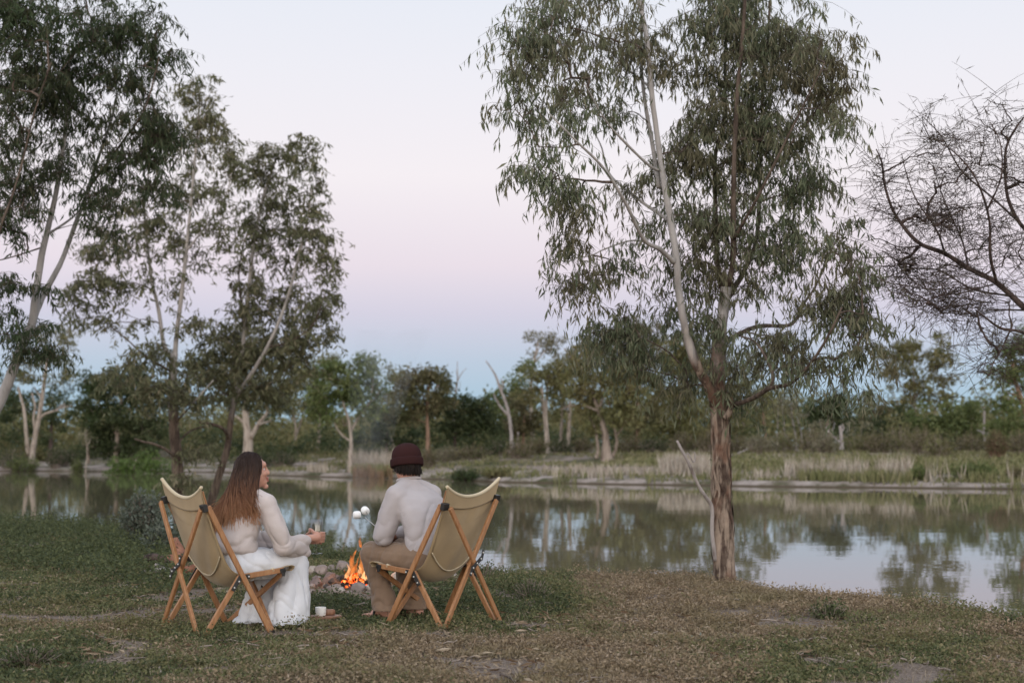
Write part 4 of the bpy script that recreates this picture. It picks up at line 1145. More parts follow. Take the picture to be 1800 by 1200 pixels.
def scatter(n, d0, d1, px0, px1, hmul, nl, ll, tag):
    x, d, px, e = cover_points(n, d0, d1, px0, px1)
    keep = (e > -.35) & (rng.random(n) > bare_mask(x, d) * 1.0) & (n2(x, d, .5, 3, 2.0) > -.62)
    fire = ((x + 1.32) / .52) ** 2 + ((d - 11.25) / .85) ** 2 + .35 * n2(x, d, .25, 2, 4.0)
    keep &= fire > 1.0
    keep &= (((x + 3.0) / .42) ** 2 + ((d - 12.45) / .38) ** 2 > 1) & (((x + 1.19) / .17) ** 2 + ((d - 9.04) / .16) ** 2 > 1)
    x, d, px, e = x[keep], d[keep], px[keep], e[keep]
    py = 790 + FPX * CZ / d
    g = .9 * n2(x, d, 1.5, 3, 6.0) + .35 * n2(x, d, .3, 2, 7.0)
    g += np.interp(px, [0, 260, 420, 800, 1000, 1300, 1550, 1800], [.60, .40, .25, .20, -.10, -.15, .05, .40])
    g += np.where((px > 450) & (px < 1010) & (py < 1075), .75, 0) + np.interp(py, [1085, 1130, 1200], [0, -.35, -.30]) * (px > 250) + .5 * ((px < 300) & (py > 1150))
    g += .6 * ((px > 1350) & (px < 1720) & (py > 1075) & (py < 1180))
    g += rng.normal(size=len(x)) * .34
    dark = (g > 1.0)
    for nm, sel, m, lab in (('grass', g < .12, G_DRY, 'dry brownish ground weeds'), ('grass', (g >= .12) & ~dark, G_GREEN, 'greyish green ground weeds'), ('grass', dark, G_DARK, 'lush dark green ground weeds')):
        if not sel.any():
            continue
        k = int(sel.sum())
        h = hmul * rng.uniform(.4, 1.2, k) * np.clip(.85 + 1.1 * n2(x[sel], d[sel], .32, 3, 5.0), .22, 2.2)
        V, F = sprigs(x[sel], d[sel], h, nl, ll, .5)
        setting(nm, V, F, m, 'stuff', lab + tag, 'weeds', smooth=False)
scatter(64000, 5.5, 9.6, -150, 1950, .058, 10, .019, ' between the chairs and the camera')
scatter(52000, 9.6, 15.6, -120, 1930, .066, 10, .023, ' between the chairs and the near water edge')
scatter(26000, 15.6, 25, -160, 640, .075, 8, .030, ' along the left part of the near bank')
# taller growth at the brink of the bank
x, d, px, e = cover_points(90000, 9, 24, -120, 1930)
k = (e > -.3) & ((e < .75) | ((px < 330) & (e < 5.5) & (rng.random(len(x)) < .6))) & (rng.random(len(x)) < .6) & ((px < 560) | (px > 820) | (rng.random(len(x)) < .8))
x, d, px = x[k], d[k], px[k]
for lo, hi, m, h0, lab in ((-200, 600, G_DARK, .24, 'tall dark weeds along the brink of the left bank'), (600, 1010, G_DARK, .10, 'green weeds along the brink of the bank behind the fire'), (1010, 1560, G_DRY, .085, 'dry seeding weeds along the brink of the bank by the torn bark trunk'), (1560, 1950, G_GREEN, .13, 'green weeds along the brink of the bank, right end')):
    s = (px > lo) & (px <= hi)
    V, F = sprigs(x[s], d[s], h0 * rng.uniform(.4, 1.3, int(s.sum())), 10, .024 if lo > 0 else .035, .42, .035)
    setting('grass', V, F, m, 'stuff', lab, 'weeds', smooth=False)
# dead straws
x, d, px, e = cover_points(16000, 5.6, 12, -100, 1900)
k = e > 0
x, d = x[k], d[k]
V, F = blades(np.stack([x, d, ground_z(x, d)], -1), rng.uniform(.02, .075, len(x)), np.full(len(x), .0028), .8)
setting('dead_grass', V, F, reedmat('straw', [(0, (.16, .125, .085)), (1, (.36, .30, .22))]), 'stuff', 'fine dead straws among the weeds', 'grass', smooth=False)

# fallen gum leaves, scraps of bark and twigs
x, d, px, e = cover_points(9000, 5.6, 13.5, -100, 1900)
k = (e > .1) & (n2(x, d, .8, 2, 17.0) > -.15)
x, d = x[k], d[k]
P = np.stack([x, d, ground_z(x, d) + rng.uniform(.004, .03, len(x))], -1)
a = rng.uniform(0, 2 * math.pi, len(x))
L = rng.uniform(.04, .095, len(x))
V, F = leafquads(P, np.stack([np.cos(a), np.sin(a), rng.normal(size=len(x)) * .18], -1), L, L * .2)
setting('leaf_litter', V, F, reedmat('fallen_leaf', [(0, (.10, .06, .035)), (.5, (.20, .14, .09)), (1, (.33, .27, .20))]), 'stuff', 'fallen gum leaves scattered on the near bank', 'leaf litter', smooth=False)
x, d, px, e = cover_points(700, 5.6, 13.5, -100, 1900)
k = e > .1
x, d = x[k], d[k]
N = len(x)
a, L = rng.uniform(0, 2 * math.pi, N), rng.uniform(.05, .22, N)
t = np.linspace(-.5, .5, 5)[None, :, None]
P = np.stack([x, d, ground_z(x, d) + .016], -1)[:, None] + np.stack([np.cos(a), np.sin(a), rng.normal(size=N) * .05], -1)[:, None] * (L[:, None, None] * t) + rng.normal(size=(N, 5, 3)) * .006
V, F = mtubes(P, np.full((N, 5), .0032) * rng.uniform(.6, 1.6, (N, 1)), 4)
setting('twig_litter', V, F, BARK_FAR, 'stuff', 'small fallen twigs scattered on the near bank', 'twigs')

# the grey green saltbush by the left chair and small plants that stand out
def herb(label, px, py, w, h, m, n, ll, cat='bush', name='saltbush', d=None):
    d = d or FPX * CZ / (py - 790)
    k = d / FPX
    f = gp(px, d)
    root = thing(name, label, cat, f)
    S = max(10, n // 14)
    a, r = rng.uniform(0, 2 * math.pi, S), np.sqrt(rng.random(S))
    W, H = w * k * .5, h * k
    tip = f + np.stack([np.cos(a) * r * W, np.sin(a) * r * W, H * (1.05 - .5 * r ** 2) * rng.uniform(.65, 1.1, S)], -1)
    b0 = f + np.stack([np.cos(a) * r * W * .3, np.sin(a) * r * W * .3, np.zeros(S) - .01], -1)
    t = np.linspace(0, 1, 4)[None, :, None]
    P = b0[:, None] * (1 - t) + tip[:, None] * t
    P[:, 1:3] += rng.normal(size=(S, 2, 3)) * .04 * W
    V, F = mtubes(P, np.full((S, 4), .003) * np.array([1.2, 1, .8, .5]), 4)
    part('stems', V, F, BARK_FAR, root, stuff=True)
    i, tt = rng.integers(0, S, n), rng.uniform(.15, 1.05, (n, 1))
    LP = b0[i] * (1 - tt) + tip[i] * tt + rng.normal(size=(n, 3)) * ll * .9
    LP[:, 2] = np.maximum(LP[:, 2], f[2])
    L = ll * rng.uniform(.6, 1.3, n)
    V, F = leafquads(LP, rng.normal(size=LP.shape) + (0, 0, .3), L, L * .5)
    part('foliage', V, F, m, root, smooth=False, stuff=True)
SALT = leafmat('saltbush_leaf', [(0, (.07, .085, .06)), (.6, (.11, .13, .10)), (1, (.17, .19, .155))], None)
herb('grey green saltbush growing at the bank edge just left of the left chair', 256, 956, 66, 84, SALT, 3400, .060, d=16.2)
herb('smaller grey green bush behind the legs of the left chair', 292, 968, 50, 46, SALT, 1500, .055, d=15)
herb('small blue green herb on bare soil in front of the bank, right of centre', 1220, 1128, 26, 18, SALT, 160, .020, 'plant', 'herb')
herb('leafy green plant standing tallest among the dry weeds right of the gum trunk', 1452, 1082, 70, 30, G_DARK, 700, .024, 'plant', 'herb')
herb('second leafy green plant low among the weeds, farther right', 1508, 1092, 60, 24, G_GREEN, 500, .024, 'plant', 'herb')
herb('green leafy plant at the bank edge near the right corner of the water', 1775, 1108, 60, 28, G_DARK, 600, .024, 'plant', 'herb')
herb('dark green weed clump beside the left edge of the bare soil', 60, 1165, 120, 36, G_DARK, 1300, .022, 'plant', 'herb')
herb('green weed clump right of the right chair, at its outer foot', 935, 1050, 80, 34, G_DARK, 900, .022, 'plant', 'herb')
herb('green weed clump behind the right chair by the pale stones', 850, 1020, 70, 30, G_DARK, 800, .022, 'plant', 'herb')

# ------------------------------------------------------------------ materials for made things
def woodmat(name, a, b_, c):
    m, nt, b = new_mat(name)
    g = noise(nt, 6, 6, (9, 9, 1.2), .6)
    col = ramp(nt, [(.3, a), (.52, b_), (.75, c)], g)
    nt.links.new(col, b.inputs['Base Color'])
    b.inputs['Roughness'].default_value = .45
    b.inputs['Specular IOR Level'].default_value = .4
    bump(nt, b, g, .12, .002)
    return m
WOOD = woodmat('oiled_beech', (.235, .108, .046), (.32, .158, .070), (.39, .21, .10))
WOOD_BOARD = woodmat('acacia_board', (.16, .075, .045), (.25, .125, .075), (.32, .17, .10))
def clothmat(name, stops, scale, weave, bs=.35, bd=.002, rough=.9, sheen=.2, spread=3.0):
    m, nt, b = new_mat(name)
    c = ramp(nt, stops, noise(nt, spread, 5))
    t = nd(nt, 'ShaderNodeTexCoord')
    w = nd(nt, 'ShaderNodeTexWave', wave_type='BANDS', bands_direction=weave)
    w.inputs['Scale'].default_value = scale
    w.inputs['Distortion'].default_value = 1.2
    w.inputs['Detail'].default_value = 2
    nt.links.new(t.outputs['Object'], w.inputs[0])
    c = mixc(nt, mrange(nt, w.outputs['Fac'], 0, 1, 0, .16), c, (.0, .0, .0), 'MIX') if bs > .5 else c
    nt.links.new(c, b.inputs['Base Color'])
    b.inputs['Roughness'].default_value = rough
    b.inputs['Specular IOR Level'].default_value = .15
    b.inputs['Sheen Weight'].default_value = sheen
    bump(nt, b, w.outputs['Fac'], bs, bd)
    return m
CANVAS = clothmat('khaki_canvas', [(.35, (.295, .218, .122)), (.55, (.35, .262, .152)), (.75, (.395, .305, .182))], 160, 'X', .15, .001)
CANVAS_PALE = clothmat('skylit_canvas', [(.35, (.46, .385, .26)), (.7, (.53, .45, .315))], 160, 'X', .15, .001)  # paler than the sling: skylight on the top fold painted into the colour
KNIT_MAN = clothmat('ribbed_oat_knit', [(.3, (.42, .38, .385)), (.6, (.49, .45, .455)), (.8, (.54, .50, .505))], 75, 'DIAGONAL', .6, .003)
KNIT_WOMAN = clothmat('soft_oat_knit', [(.3, (.44, .385, .365)), (.6, (.51, .45, .43)), (.8, (.56, .495, .475))], 90, 'Z', .3, .003)
TROUSER_WHITE = clothmat('white_linen', [(.3, (.54, .55, .58)), (.7, (.63, .64, .67))], 200, 'X', .15, .001)
TROUSER_TAN = clothmat('tan_twill', [(.3, (.165, .112, .078)), (.55, (.21, .145, .10)), (.8, (.25, .178, .126))], 160, 'DIAGONAL', .15, .001)
BEANIE = clothmat('maroon_rib_knit', [(.3, (.026, .0095, .0095)), (.7, (.038, .0145, .0142))], 60, 'X', .4, .003, .95, 0)
m_skin, nt, b = new_mat('skin')
nt.links.new(ramp(nt, [(.3, (.40, .20, .14)), (.7, (.50, .27, .20))], noise(nt, 7, 4)), b.inputs['Base Color'])
b.inputs['Roughness'].default_value = .5
b.inputs['Subsurface Weight'].default_value = .12
b.inputs['Subsurface Radius'].default_value = (.01, .004, .002)
METAL = pmat('black_steel', [(.3, (.012, .012, .012)), (.7, (.02, .02, .02))], 20, .4, None, .1, .001, 3, .5)
BOLT = pmat('bright_bolt', [(.3, (.45, .44, .42)), (.7, (.55, .54, .52))], 20, .35, None, 0)
RUBBER = pmat('black_rubber', [(.3, (.012, .011, .010)), (.7, (.02, .018, .016))], 20, .7, None, 0)

# ------------------------------------------------------------------ folding canvas chairs
def chair(label, C, heading, roll=0., group='folding canvas chairs by the fire'):
    """heading: forward direction; local x right, y forward"""
    Fw = np.array([math.sin(heading), math.cos(heading), 0.])
    Rw = np.array([math.cos(heading), -math.sin(heading), 0.])
    z0 = gz(C[0], C[1]) - .004
    def Wp(x, y, z):
        return np.array([C[0], C[1], z0 + z * (1 + roll * x)]) + Rw * x + Fw * y
    up = np.array([0, 0, 1.])
    root = thing('folding_chair', label, 'chair', (C[0], C[1], z0), group)
    TLx, TLy, TLz = .250, -.20, .752
    w, t = .031, .019
    def stick(a, b_, n_, nm):
        V, F = bar(Wp(*a), Wp(*b_), w, t, n_)
        o = part(nm, V, F, WOOD, root, smooth=False)
        return o
    foot = []
    # the crossed sticks of the back
    stick((-TLx, TLy - .052, TLz), (.265, -.245, .012), Fw, 'back_strut'); foot.append((.265, -.245))
    stick((TLx, TLy - .030, TLz), (-.265, -.222, .012), Fw, 'back_strut'); foot.append((-.265, -.222))
    for s in (-1, 1):
        # long stick: top of the back down to the front foot
        stick((s * (TLx + .022), TLy + .002, TLz + .02), (s * .285, .21, .012), Rw, 'leg'); foot.append((s * .285, .21))
        # seat rail and the short leg it is bolted to
        hub = (s * .258, .025, .340)
        stick((s * .250, .315, .372), (s * .258, .020, .345), Rw, 'seat_rail')
        stick((s * .258, .022, .350), (s * .262, -.20, .012), Rw, 'leg'); foot.append((s * .262, -.20))
        # steel bracket at the hub
        pl = join([bar(Wp(s * .276, .075, .349), Wp(s * .276, .008, .343), .028, .004, Rw, .001), bar(Wp(s * .279, .018, .355), Wp(s * .2815, -.036, .27), .026, .004, Rw, .001),
                   bar(Wp(s * .243, .075, .349), Wp(s * .243, .008, .343), .028, .004, Rw, .001)])
        br = part('bracket', *pl, METAL, root, smooth=False)
        bl = join([sphere(Wp(s * .282, y_, z_), .0055, 8, 6) for y_, z_ in ((.066, .348), (.035, .346), (.004, .322), (-.026, .287))])
        for V, F in [sphere(Wp(s * .283, y_, z_), .0055, 8, 6) for y_, z_ in ((.066, .348), (.035, .346), (.004, .322), (-.026, .287))]:
            part('bolt', V, F, BOLT, br)
        # clamp at the front corner and at the top corner
        part('bracket', *join([bar(Wp(s * .2625, .285, .366), Wp(s * .2625, .322, .373), .026, .005, Rw, .001), bar(Wp(s * .260, .312, .372), Wp(s * .260, .306, .335), .020, .010, Rw, .001)]), METAL, root, smooth=False)
        part('bracket', *bar(Wp(s * (TLx + .010), TLy - .012, TLz - .012), Wp(s * (TLx + .012), TLy - .024, TLz + .030), .050, .030, Fw, .002), METAL, root, smooth=False)
        # tip that stretches the cloth
        part('cloth_tip', *bar(Wp(s * (TLx - .004), TLy + .006, TLz + .02), Wp(s * (TLx - .004), TLy - .022, .858), .022, .010, Fw), WOOD, root, smooth=False)
    # the crossed sticks of the front
    stick((-.252, .322, .352), (.265, .235, .012), Fw, 'front_strut'); foot.append((.265, .235))
    stick((.252, .304, .352), (-.265, .217, .012), Fw, 'front_strut'); foot.append((-.265, .217))
    for y_, z_, zz in ((-.252, .39, -1), (.285, .185, 1)):
        pl = join([bar(Wp(-.05, y_ - .012, z_ - .03), Wp(.05, y_ - .012, z_ + .03), .026, .004, Fw, .001), bar(Wp(.046, y_ - .013, z_ + .015), Wp(.066, y_ - .013, z_ + .075), .022, .004, Fw, .001),
                   bar(Wp(-.044, y_ - .013, z_ - .015), Wp(-.068, y_ - .013, z_ - .07), .022, .004, Fw, .001)])
        br = part('bracket', *pl, METAL, root, smooth=False)
        for x_, q in ((-.04, -.024), (0, 0), (.04, .024), (.06, .06), (-.062, -.055)):
            part('bolt', *sphere(Wp(x_, y_ - .016, z_ + q), .0055, 8, 6), BOLT, br)
    for fx, fy in foot:
        part('foot_cap', *bar(Wp(fx, fy, -.012), Wp(fx, fy, .016), .034, .023, Fw, .002), RUBBER, root, smooth=False)
    # canvas sling
    edge = spline([(.262, -.238, .878), (.258, -.212, .80), (.250, -.135, .60), (.240, -.055, .43), (.232, .01, .368), (.236, .10, .352), (.246, .25, .378), (.250, .375, .398), (.250, .390, .382), (.25, .372, .366)], 60)
    mid = spline([(0, -.224, .797), (0, -.198, .738), (0, -.138, .56), (0, -.072, .385), (0, .0, .285), (0, .10, .268), (0, .24, .325), (0, .365, .385), (0, .380, .372), (0, .362, .356)], 60)
    nu = 29
    us = np.linspace(-1, 1, nu)
    def surf(us, e, m_, off):
        rows = []
        for k in range(len(e)):
            for u in us:
                q = abs(u) ** 2.1
                y_, z_ = m_[k, 1] * (1 - q) + e[k, 1] * q, m_[k, 2] * (1 - q) + e[k, 2] * q
                wr = .0035 * math.sin(u * 11 + k * .13) * math.sin(k * .11 + u * 2) * (1 - q)
                rows.append(Wp(u * e[k, 0], y_ + off[0] + wr, z_ + off[1]))
        return np.array(rows)
    def sheet(e, m_, us, off, th, mat_, nm, parent):
        A = surf(us, e, m_, off)
        Bm = surf(us, e, m_, (off[0] - th * .7, off[1] - th * .7))
        n, k = len(e), len(us)
        i = np.arange(n * k).reshape(n, k)
        F = np.stack([i[:-1, :-1], i[:-1, 1:], i[1:, 1:], i[1:, :-1]], -1).reshape(-1, 4).tolist()
        f2 = [tuple(x + n * k for x in f[::-1]) for f in F]
        ring = list(i[0]) + list(i[1:, -1]) + list(i[-1, ::-1][1:]) + list(i[::-1, 0][1:-1])
        side = [(ring[j], ring[j - 1], ring[j - 1] + n * k, ring[j] + n * k) for j in range(len(ring))]
        return part(nm, np.concatenate([A, Bm]), [tuple(f) for f in F] + f2 + [tuple(int(v) for v in s) for s in side], mat_, parent)
    sl = sheet(edge, mid, us, (0, 0), .005, CANVAS, 'sling', root)
    # rounded turned-over rims at the top and the front
    top = np.array([Wp(u * .262, mid[0, 1] * (1 - abs(u) ** 2.1) + edge[0, 1] * abs(u) ** 2.1, .003 + mid[0, 2] * (1 - abs(u) ** 2.1) + edge[0, 2] * abs(u) ** 2.1) for u in np.linspace(-1.02, 1.02, 21)])
    part('rim', *tube(top, .0105, 10, 60), CANVAS_PALE, sl)
    fr = np.array([Wp(u * .252, mid[48, 1] * (1 - abs(u) ** 2.1) + edge[48, 1] * abs(u) ** 2.1, mid[48, 2] * (1 - abs(u) ** 2.1) + edge[48, 2] * abs(u) ** 2.1) for u in np.linspace(-1.03, 1.03, 15)])
    part('rim', *tube(fr, .0115, 10, 40), CANVAS_PALE, sl)
    # pocket on the back with its piped lower seam
    pk = np.linspace(-.93, .93, 27)
    def on_back(u, k, o):
        q = abs(u) ** 2.1
        k0 = int(k)
        f = k - k0
        e_, m_ = edge[k0] * (1 - f) + edge[k0 + 1] * f, mid[k0] * (1 - f) + mid[k0 + 1] * f
        return Wp(u * e_[0], m_[1] * (1 - q) + e_[1] * q - o, m_[2] * (1 - q) + e_[2] * q - o * .5)
    hk = np.linspace(-1, 1, 31)
    hr = np.array([[on_back(u, (7.6 - 3.0 * (1 - abs(u) ** 2.1)) * j / 9, .005 + .007 * (j / 9)) for u in hk] for j in range(10)] + [[on_back(u, 7.4 - 3.0 * (1 - abs(u) ** 2.1), .002) for u in hk]])
    i = np.arange(11 * 31).reshape(11, 31)
    part('headrest_hem', hr.reshape(-1, 3), np.stack([i[:-1, :-1], i[:-1, 1:], i[1:, 1:], i[1:, :-1]], -1).reshape(-1, 4), CANVAS, sl)
    seam = np.array([on_back(u, 28.5 - 4.5 * u * u, .011) for u in pk])
    part('piping', *tube(seam, .0042, 8, 70), CANVAS_PALE, sl)
    n = 22
    rows = np.array([[on_back(u, 10.5 + (17.8 - 4.5 * u * u) * (j / (n - 1)), .0085 + .004 * math.sin(u * 9 + j * .2) * (j / n)) for u in pk] for j in range(n)])
    i = np.arange(n * len(pk)).reshape(n, -1)
    part('pocket', rows.reshape(-1, 3), np.stack([i[:-1, :-1], i[:-1, 1:], i[1:, 1:], i[1:, :-1]], -1).reshape(-1, 4), CANVAS, sl)
    return root
HL = math.atan2(.785, .62)
HR = math.atan2(-.77, .64)
CL, CR = np.array([-1.77, 8.60]), np.array([-.43, 8.97])
chair('folding chair with khaki canvas sling and beech legs, under the long haired woman', CL, HL, -.085)
chair('folding chair with khaki canvas sling and beech legs, behind the man in the beanie', CR, HR - math.radians(4), .09)
# ------------------------------------------------------------------ the two people
def frame(C, h):
    Fw = np.array([math.sin(h), math.cos(h), 0.])
    Rw = np.array([math.cos(h), -math.sin(h), 0.])
    return (lambda a, r, z: np.array([C[0], C[1], 0.]) + Fw * a + Rw * r + np.array([0, 0, z])), Fw, Rw
def limb(pts, rad, sides=16):
    V, F = tube(pts, rad, sides, max(8, len(pts) * 5))
    prims = [(V, F), sphere(pts[0], np.ravel(rad)[0]), sphere(pts[-1], np.ravel(rad)[-1])]
    return join(prims)
def head_prims(c, f, u, s=1.0, smile=0.):
    f = norm(f)
    r = norm(np.cross(f, u))
    u = np.cross(r, f)
    ax = np.array([r, f, u])
    def p(a, b_, z):
        return c + (r * a + f * b_ + u * z) * s
    def el(a, b_, z, ra, rb, rz):
        return sphere(p(a, b_, z), (ra * s, rb * s, rz * s), 18, 12, ax)
    pr = [el(0, -.012, .028, .074, .094, .092), el(0, .018, -.030, .062, .072, .085), el(0, .042, -.075, .042, .046, .034), el(0, .076, -.098 - .01 * smile, .020, .020, .018),
          el(0, .072, .040, .050, .021, .026), el(.030, .062, -.02, .026, .028, .026), el(-.030, .062, -.02, .026, .028, .026)]
    pr.append(tube([p(0, .088, .025), p(0, .096, .002), p(0, .1045, -.020), p(0, .092, -.028)], np.array([.007, .0085, .0105, .007]) * s, 10, 14))
    for q in (-1, 1):
        pr.append(el(q * .009, .096, -.023, .008, .009, .007))
        pr.append(el(q * .074, -.005, -.002, .008, .020, .032))
        pr.append(el(q * .076, -.012, .010, .010, .012, .018))
    pr.append(el(0, .087, -.050, .022, .012, .0065))
    pr.append(el(0, .084, -.064 - .008 * smile, .020, .012, .007))
    return pr, p, ax
def face_bits(p, ax, s, root, brow, smile):
    for q in (-1, 1):
        e = part('eye', *sphere(p(q * .029, .0655, .010), .0118 * s, 12, 8), EYE_WHITE, root)
        part('iris', *sphere(p(q * .029, .0735, .010), .0056 * s, 10, 6), EYE_DARK, e)
        part('eyebrow', *tube([p(q * .014, .097, .032), p(q * .030, .0965, .038), p(q * .047, .088, .033)], [.0028, .0034, .0018], 6, 10), brow, root)
    lp = [tube([p(-.024, .087, -.052 + .004 * smile), p(-.010, .0965, -.0495), p(0, .0975, -.0505), p(.010, .0965, -.0495), p(.024, .087, -.052 + .004 * smile)], [.002, .0045, .004, .0045, .002], 8, 20),
          tube([p(-.024, .087, -.054 + .004 * smile), p(0, .0955, -.064 - .008 * smile), p(.024, .087, -.054 + .004 * smile)], [.002, .0055, .002], 8, 16)]
    part('lips', *join(lp), LIPS, root)
    if smile:
        part('teeth', *tube([p(-.017, .0875, -.0545), p(0, .0950, -.0545), p(.017, .0875, -.0545)], [.002, .0042, .002], 8, 14), TEETH, root)
def grip_hand(axis_p, axis, rad, wrist, side, span=.078, wrap=3.9, thumb_wrap=2.2, palm=None):
    """a hand closed round a rod or bowl: palm on the wrist's side, four unequal fingers one way round, thumb the other"""
    ax = norm(axis)
    w = wrist - axis_p
    w = w if palm is None else palm
    o = norm(w - ax * np.dot(w, ax))               # from the rod towards the palm
    t = np.cross(ax, o) * side
    pr = []
    pc = axis_p + o * (rad + .016)
    A = np.array([ax, t, o])
    pr.append(sphere(pc + o * .012, (.040, .026, .020), 16, 10, A))
    pr.append(limb([wrist, wrist * .45 + (pc + o * .02) * .55, pc + o * .016], [.024, .024, .026]))
    for i, (fl, fr) in enumerate(((.90, .0082), (1.0, .0086), (.95, .0082), (.78, .0070))):
        h = (1.5 - i) * span / 4
        pts, rs = [], []
        for j, a in enumerate(np.linspace(.35, wrap * fl, 9)):
            rr = rad + fr * .9 + .012 * max(0, 1 - a / .8)
            pts.append(axis_p + ax * h + (o * math.cos(a) + t * math.sin(a)) * rr)
            rs.append(fr * (1.08 if j in (1, 4, 7) else .98) * (1 - .03 * j))
        pr.append(limb(pts, rs, 10))
    pts, rs = [], []
    for j, a in enumerate(np.linspace(.1, thumb_wrap, 7)):
        rr = rad + .0105 + .018 * max(0, 1 - a / .7)
        pts.append(axis_p + ax * (span * .30 + .026 * min(1, a)) + (o * math.cos(a) - t * math.sin(a)) * rr)
        rs.append(.0125 - .0006 * j)
    pr.append(limb(pts, rs, 10))
    return pr
def foot_prims(ankle, fw, z=.0, s=1.0):
    rt = norm(np.cross(fw, [0, 0, 1]))
    def p(a, r, h):
        return np.array([ankle[0], ankle[1], z]) + (fw * a + rt * r) * s + np.array([0, 0, h * s])
    pr = [limb([ankle, p(-.01, 0, .045)], [.036 * s, .036 * s]), limb([p(-.035, 0, .035), p(.05, 0, .045), p(.11, .0, .03)], [.034 * s, .036 * s, .030 * s])]
    for i, (r, L, q) in enumerate(((-.030, .190, .013), (-.012, .183, .0105), (.003, .174, .0098), (.017, .163, .0092), (.030, .150, .0088))):
        pr.append(limb([p(.09, r * .9, .022), p(L - .03, r, .018), p(L, r, .012)], [q * 1.3, q * 1.1, q], 10))
    return pr, p

EYE_WHITE = pmat('eye_white', [(.3, (.42, .38, .36)), (.7, (.46, .42, .40))], 5, .45, None, 0)
EYE_DARK = pmat('eye_iris', [(.3, (.03, .018, .01)), (.7, (.05, .03, .018))], 30, .2, None, 0)
LIPS = pmat('lips', [(.3, (.36, .12, .10)), (.7, (.44, .17, .15))], 30, .4, None, 0)
TEETH = pmat('teeth', [(.3, (.75, .72, .66)), (.7, (.8, .77, .71))], 30, .3, None, 0)
HAIR_DARK = pmat('near_black_hair', [(.3, (.010, .007, .006)), (.7, (.022, .014, .011))], 40, .55, None, 0, spec=.18)
m_hair, nt, b = new_mat('brown_hair_with_auburn_ends')
t_ = nd(nt, 'ShaderNodeTexCoord')
s_ = nd(nt, 'ShaderNodeSeparateXYZ')
nt.links.new(t_.outputs['Object'], s_.inputs[0])
g_ = nd(nt, 'ShaderNodeNewGeometry')
a_ = nd(nt, 'ShaderNodeMath', operation='MULTIPLY_ADD')
nt.links.new(g_.outputs['Random Per Island'], a_.inputs[0])
a_.inputs[1].default_value = .16
nt.links.new(s_.outputs['Z'], a_.inputs[2])
hc = ramp(nt, [(0, (.56, .32, .18)), (.28, (.42, .215, .115)), (.48, (.20, .098, .056)), (.72, (.050, .027, .020)), (1, (.024, .0145, .012))], mrange(nt, a_.outputs[0], .66, 1.14))
r_ = ramp(nt, [(0, (.55, .55, .55)), (1, (1.25, 1.2, 1.15))], g_.outputs['Random Per Island'])
nt.links.new(mixc(nt, .8, hc, r_, 'MULTIPLY'), b.inputs['Base Color'])
b.inputs['Roughness'].default_value = .5
b.inputs['Specular IOR Level'].default_value = .22
HAIR = m_hair
def folds(amp, sx, sy, sz, seed=0.0):
    return lambda p, n: amp * fbm(p / np.array([sx, sy, sz]) + seed, 3)

# --- the woman
Wf, FwL, RwL = frame(CL, HL)
woman = thing('person', 'long haired woman in an oatmeal jumper and white trousers, seated on the left chair', 'person', (CL[0], CL[1], 0))
hc_ = Wf(.235, .0, .945)
fd = norm(np.array([.93, .36, .10]))
hp, ph, axh = head_prims(hc_, fd, np.array([-.10, -.03, 1.]), .90, 1.0)
glass_base = Wf(.655, .055, 0)
glass_ax = norm(np.array([.02, .0, 1.]))
gp0 = np.array([glass_base[0], glass_base[1], .432])
wrR, wrL = Wf(.555, .125, .535), Wf(.545, -.045, .52)
body = list(hp)
body.append(limb([Wf(.205, 0, .79), Wf(.215, 0, .84), hc_ - np.array([0, 0, .05]) - fd * .02], [.052, .047, .047]))
body.append(loft([(Wf(.13, 0, .34), RwL * .12, FwL * .09), (Wf(.13, 0, .42), RwL * .155, FwL * .10), (Wf(.15, 0, .54), RwL * .12, FwL * .085), (Wf(.19, 0, .70), RwL * .12, FwL * .08), (Wf(.20, 0, .78), RwL * .10, FwL * .055), (Wf(.205, 0, .82), RwL * .05, FwL * .045)]))
shR, shL, elR, elL = Wf(.255, .155, .752), Wf(.215, -.155, .76), Wf(.325, .225, .505), Wf(.30, -.22, .52)
for sh, el_, wr in ((shR, elR, wrR), (shL, elL, wrL)):
    body.append(limb([sh, sh * .5 + el_ * .5, el_], [.028, .030, .030]))
    body.append(limb([el_, el_ * .5 + wr * .5, wr], [.036, .032, .023]))
hipR, hipL, knR, knL, anR, anL = Wf(.10, .09, .385), Wf(.10, -.09, .385), Wf(.475, .115, .395), Wf(.46, -.115, .395), Wf(.425, .125, .07), Wf(.32, -.10, .07)
for hp_, kn, an in ((hipR, knR, anR), (hipL, knL, anL)):
    body.append(limb([hp_, hp_ * .5 + kn * .5, kn], [.075, .066, .05]))
    body.append(limb([kn, kn * .6 + an * .4, an], [.05, .05, .034]))
    fp, _ = foot_prims(an, FwL, .005, .9)
    body += fp
body += grip_hand(gp0 + glass_ax * .104, glass_ax, .038, wrR, 1, .074, 2.7, 1.3, RwL * .85 - FwL * .5)
body += grip_hand(gp0 + glass_ax * .088, glass_ax, .042, wrL, -1, .07, 2.2, 1.0, -RwL * .8 - FwL * .45)
fuse('body', body, .0048, m_skin, woman, 2)
face_bits(ph, axh, .90, woman, pmat('brown_eyebrow', [(.3, (.04, .02, .012)), (.7, (.06, .03, .02))], 40, .6, None, 0), 1.0)
